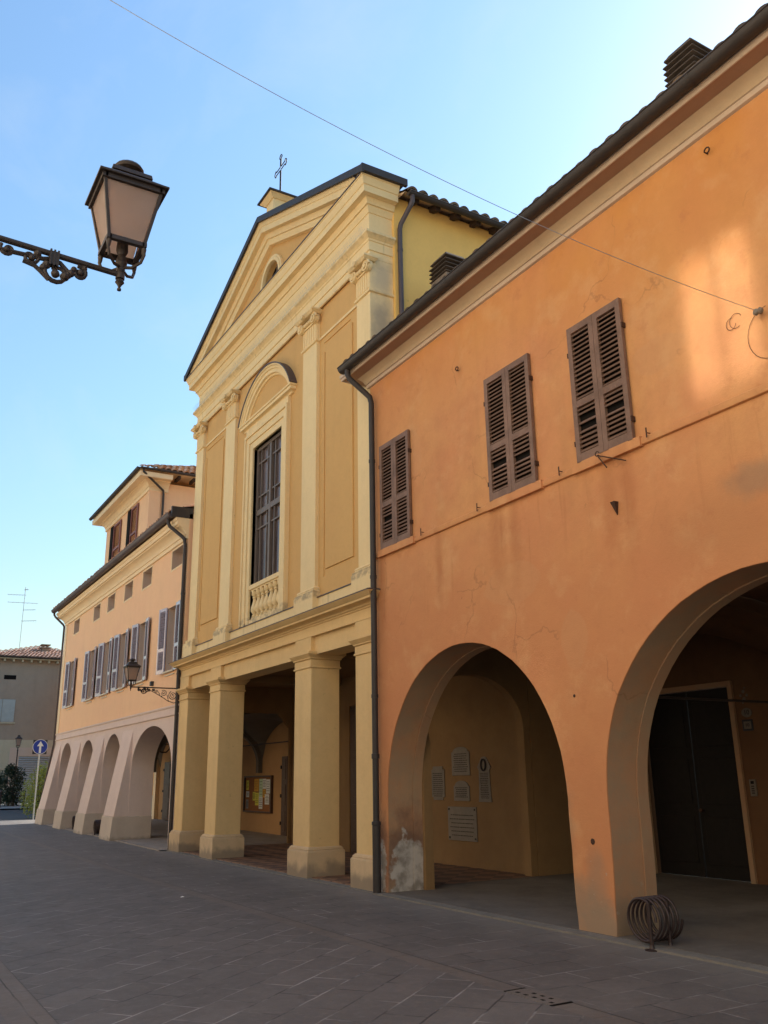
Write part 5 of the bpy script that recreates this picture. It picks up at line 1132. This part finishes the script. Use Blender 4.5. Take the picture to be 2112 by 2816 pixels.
for k in range(90):
    z = 5+10.5*k/90; a = k*2.4; ln = max(.6, 4.6*(1-(z-4)/14)); e = Vector((-92+ln*math.cos(a), 9+ln*math.sin(a), z+.4-.10*ln)); s = Vector((-92, 9, z))
    m.tube([s, s.lerp(e, .6)+Vector((0, 0, .25)), e], [.05, .03, .01], 4)
    for q in range(60):
        f = r.uniform(.2, 1.0); p = s.lerp(e, f)+Vector((r.gauss(0, .16), r.gauss(0, .16), .25*(1-abs(2*f-1.2))+r.gauss(0, .05))); u = Vector((r.gauss(0, 1), r.gauss(0, 1), r.gauss(-.2, .5))).normalized()*r.uniform(.12, .24); v = u.cross(Vector((0, 0, 1))).normalized()*.02
        lf.add([p-u, p+v, p+u, p-v], [(0, 1, 2, 3)])
m.build('branch', M['bark'], ct); lf.build('crown', M['needle'], ct, smooth=0)
an = thing('tv_antenna', 'tall thin television aerial on the roof of the grey house', 'antenna', (-72, 10.25, 11.3))
m = MB(); m.tube([(-72, 10.25, 11.0), (-72, 10.25, 16.4)], .022, 6); m.build('mast', M['steel'], an)
for z, y0, y1, dx in ((15.73, 9.03, 10.31, 0), (15.15, 9.09, 11.22, 0), (14.62, 10.25, 11.09, .2), (13.76, 10.2, 11.23, .3), (16.2, 10.2, 10.45, .2)):
    m = MB(); m.tube([(-72, y0, z-.03), (-72+dx, y1, z+.04)], .017, 5)
    for k in range(7): yy = y0+(y1-y0)*k/6; m.tube([(-72.28, yy, z), (-71.72, yy, z)], .007, 4)
    m.build('boom', M['steel'], an)

# ------------------------------------------------------------------ camera, sun, sky
f_, yaw, pitch, roll = 2420.3, .536238, .294255, -.0158574
Fw = Vector((-math.cos(yaw), math.sin(yaw), 0)); Rt = Vector((math.sin(yaw), math.cos(yaw), 0)); Zu = Vector((0, 0, 1))
d = Fw*math.cos(pitch)+Zu*math.sin(pitch); u = Zu*math.cos(pitch)-Fw*math.sin(pitch)
r_ = Rt*math.cos(roll)+u*math.sin(roll); u2 = u*math.cos(roll)-Rt*math.sin(roll)
cam = bpy.data.cameras.new('camera'); co = bpy.data.objects.new('camera', cam); COL.objects.link(co)
co.matrix_world = Matrix(((r_.x, u2.x, -d.x, 0), (r_.y, u2.y, -d.y, 0), (r_.z, u2.z, -d.z, 1.7), (0, 0, 0, 1)))
cam.sensor_fit = 'VERTICAL'; cam.sensor_height = 36; cam.sensor_width = 27; cam.lens = f_/2816*36; cam.clip_start = .05; cam.clip_end = 2000
scene.camera = co
sd = Vector((AZX, AZY, 0)).normalized(); sun_dir = Vector((sd.x*math.cos(EL), sd.y*math.cos(EL), math.sin(EL)))
sl = bpy.data.lights.new('sun', 'SUN'); so = bpy.data.objects.new('sun', sl); COL.objects.link(so)
sl.energy = SUN; sl.angle = R(.53); sl.color = (1, .94, .84)
so.rotation_euler = (-sun_dir).to_track_quat('-Z', 'Y').to_euler(); so.location = (-20, 40, 40)
w = bpy.data.worlds.new('World'); scene.world = w; w.use_nodes = True; nt = w.node_tree
for n in list(nt.nodes): nt.nodes.remove(n)
sk = nt.nodes.new('ShaderNodeTexSky'); sk.sky_type = 'NISHITA'; sk.sun_disc = False; sk.sun_elevation = EL; sk.sun_rotation = math.atan2(sun_dir.x, sun_dir.y)
sk.altitude = 0; sk.air_density = AIR; sk.dust_density = DUST; sk.ozone_density = OZ_
bg = nt.nodes.new('ShaderNodeBackground'); bg.inputs[1].default_value = SKY; wo = nt.nodes.new('ShaderNodeOutputWorld')
tc = nt.nodes.new('ShaderNodeTexCoord'); mp = nt.nodes.new('ShaderNodeMapping'); mp.inputs[2].default_value = (.3, .5, .9); mp.inputs[3].default_value = (1.2, 5.0, 7.0)
nz = nt.nodes.new('ShaderNodeTexNoise'); nz.inputs['Scale'].default_value = 1.3; nz.inputs['Detail'].default_value = 6; nz.inputs['Roughness'].default_value = .6; nz.inputs['Distortion'].default_value = .4
mr = nt.nodes.new('ShaderNodeMapRange'); mr.inputs['From Min'].default_value = .50; mr.inputs['From Max'].default_value = .80; mr.inputs['To Max'].default_value = .16
mxs = nt.nodes.new('ShaderNodeMix'); mxs.data_type = 'RGBA'; mxs.inputs[7].default_value = (3.9, 4.2, 4.3, 1)      # thin high haze
nt.links.new(tc.outputs['Generated'], mp.inputs[0]); nt.links.new(mp.outputs[0], nz.inputs['Vector']); nt.links.new(nz.outputs['Fac'], mr.inputs['Value']); nt.links.new(mr.outputs[0], mxs.inputs[0]); nt.links.new(sk.outputs[0], mxs.inputs[6])
nt.links.new(mxs.outputs[2], bg.inputs[0]); nt.links.new(bg.outputs[0], wo.inputs[0])
vs = scene.view_settings; vs.view_transform = 'Standard'; vs.look = 'None'; vs.gamma = 1; vs.exposure = EXPO
cy = scene.cycles; cy.blur_glossy = 0.0; cy.sample_clamp_indirect = 0; cy.max_bounces = 10; cy.diffuse_bounces = 6; cy.use_denoising = True
scene.cycles.use_guiding = True
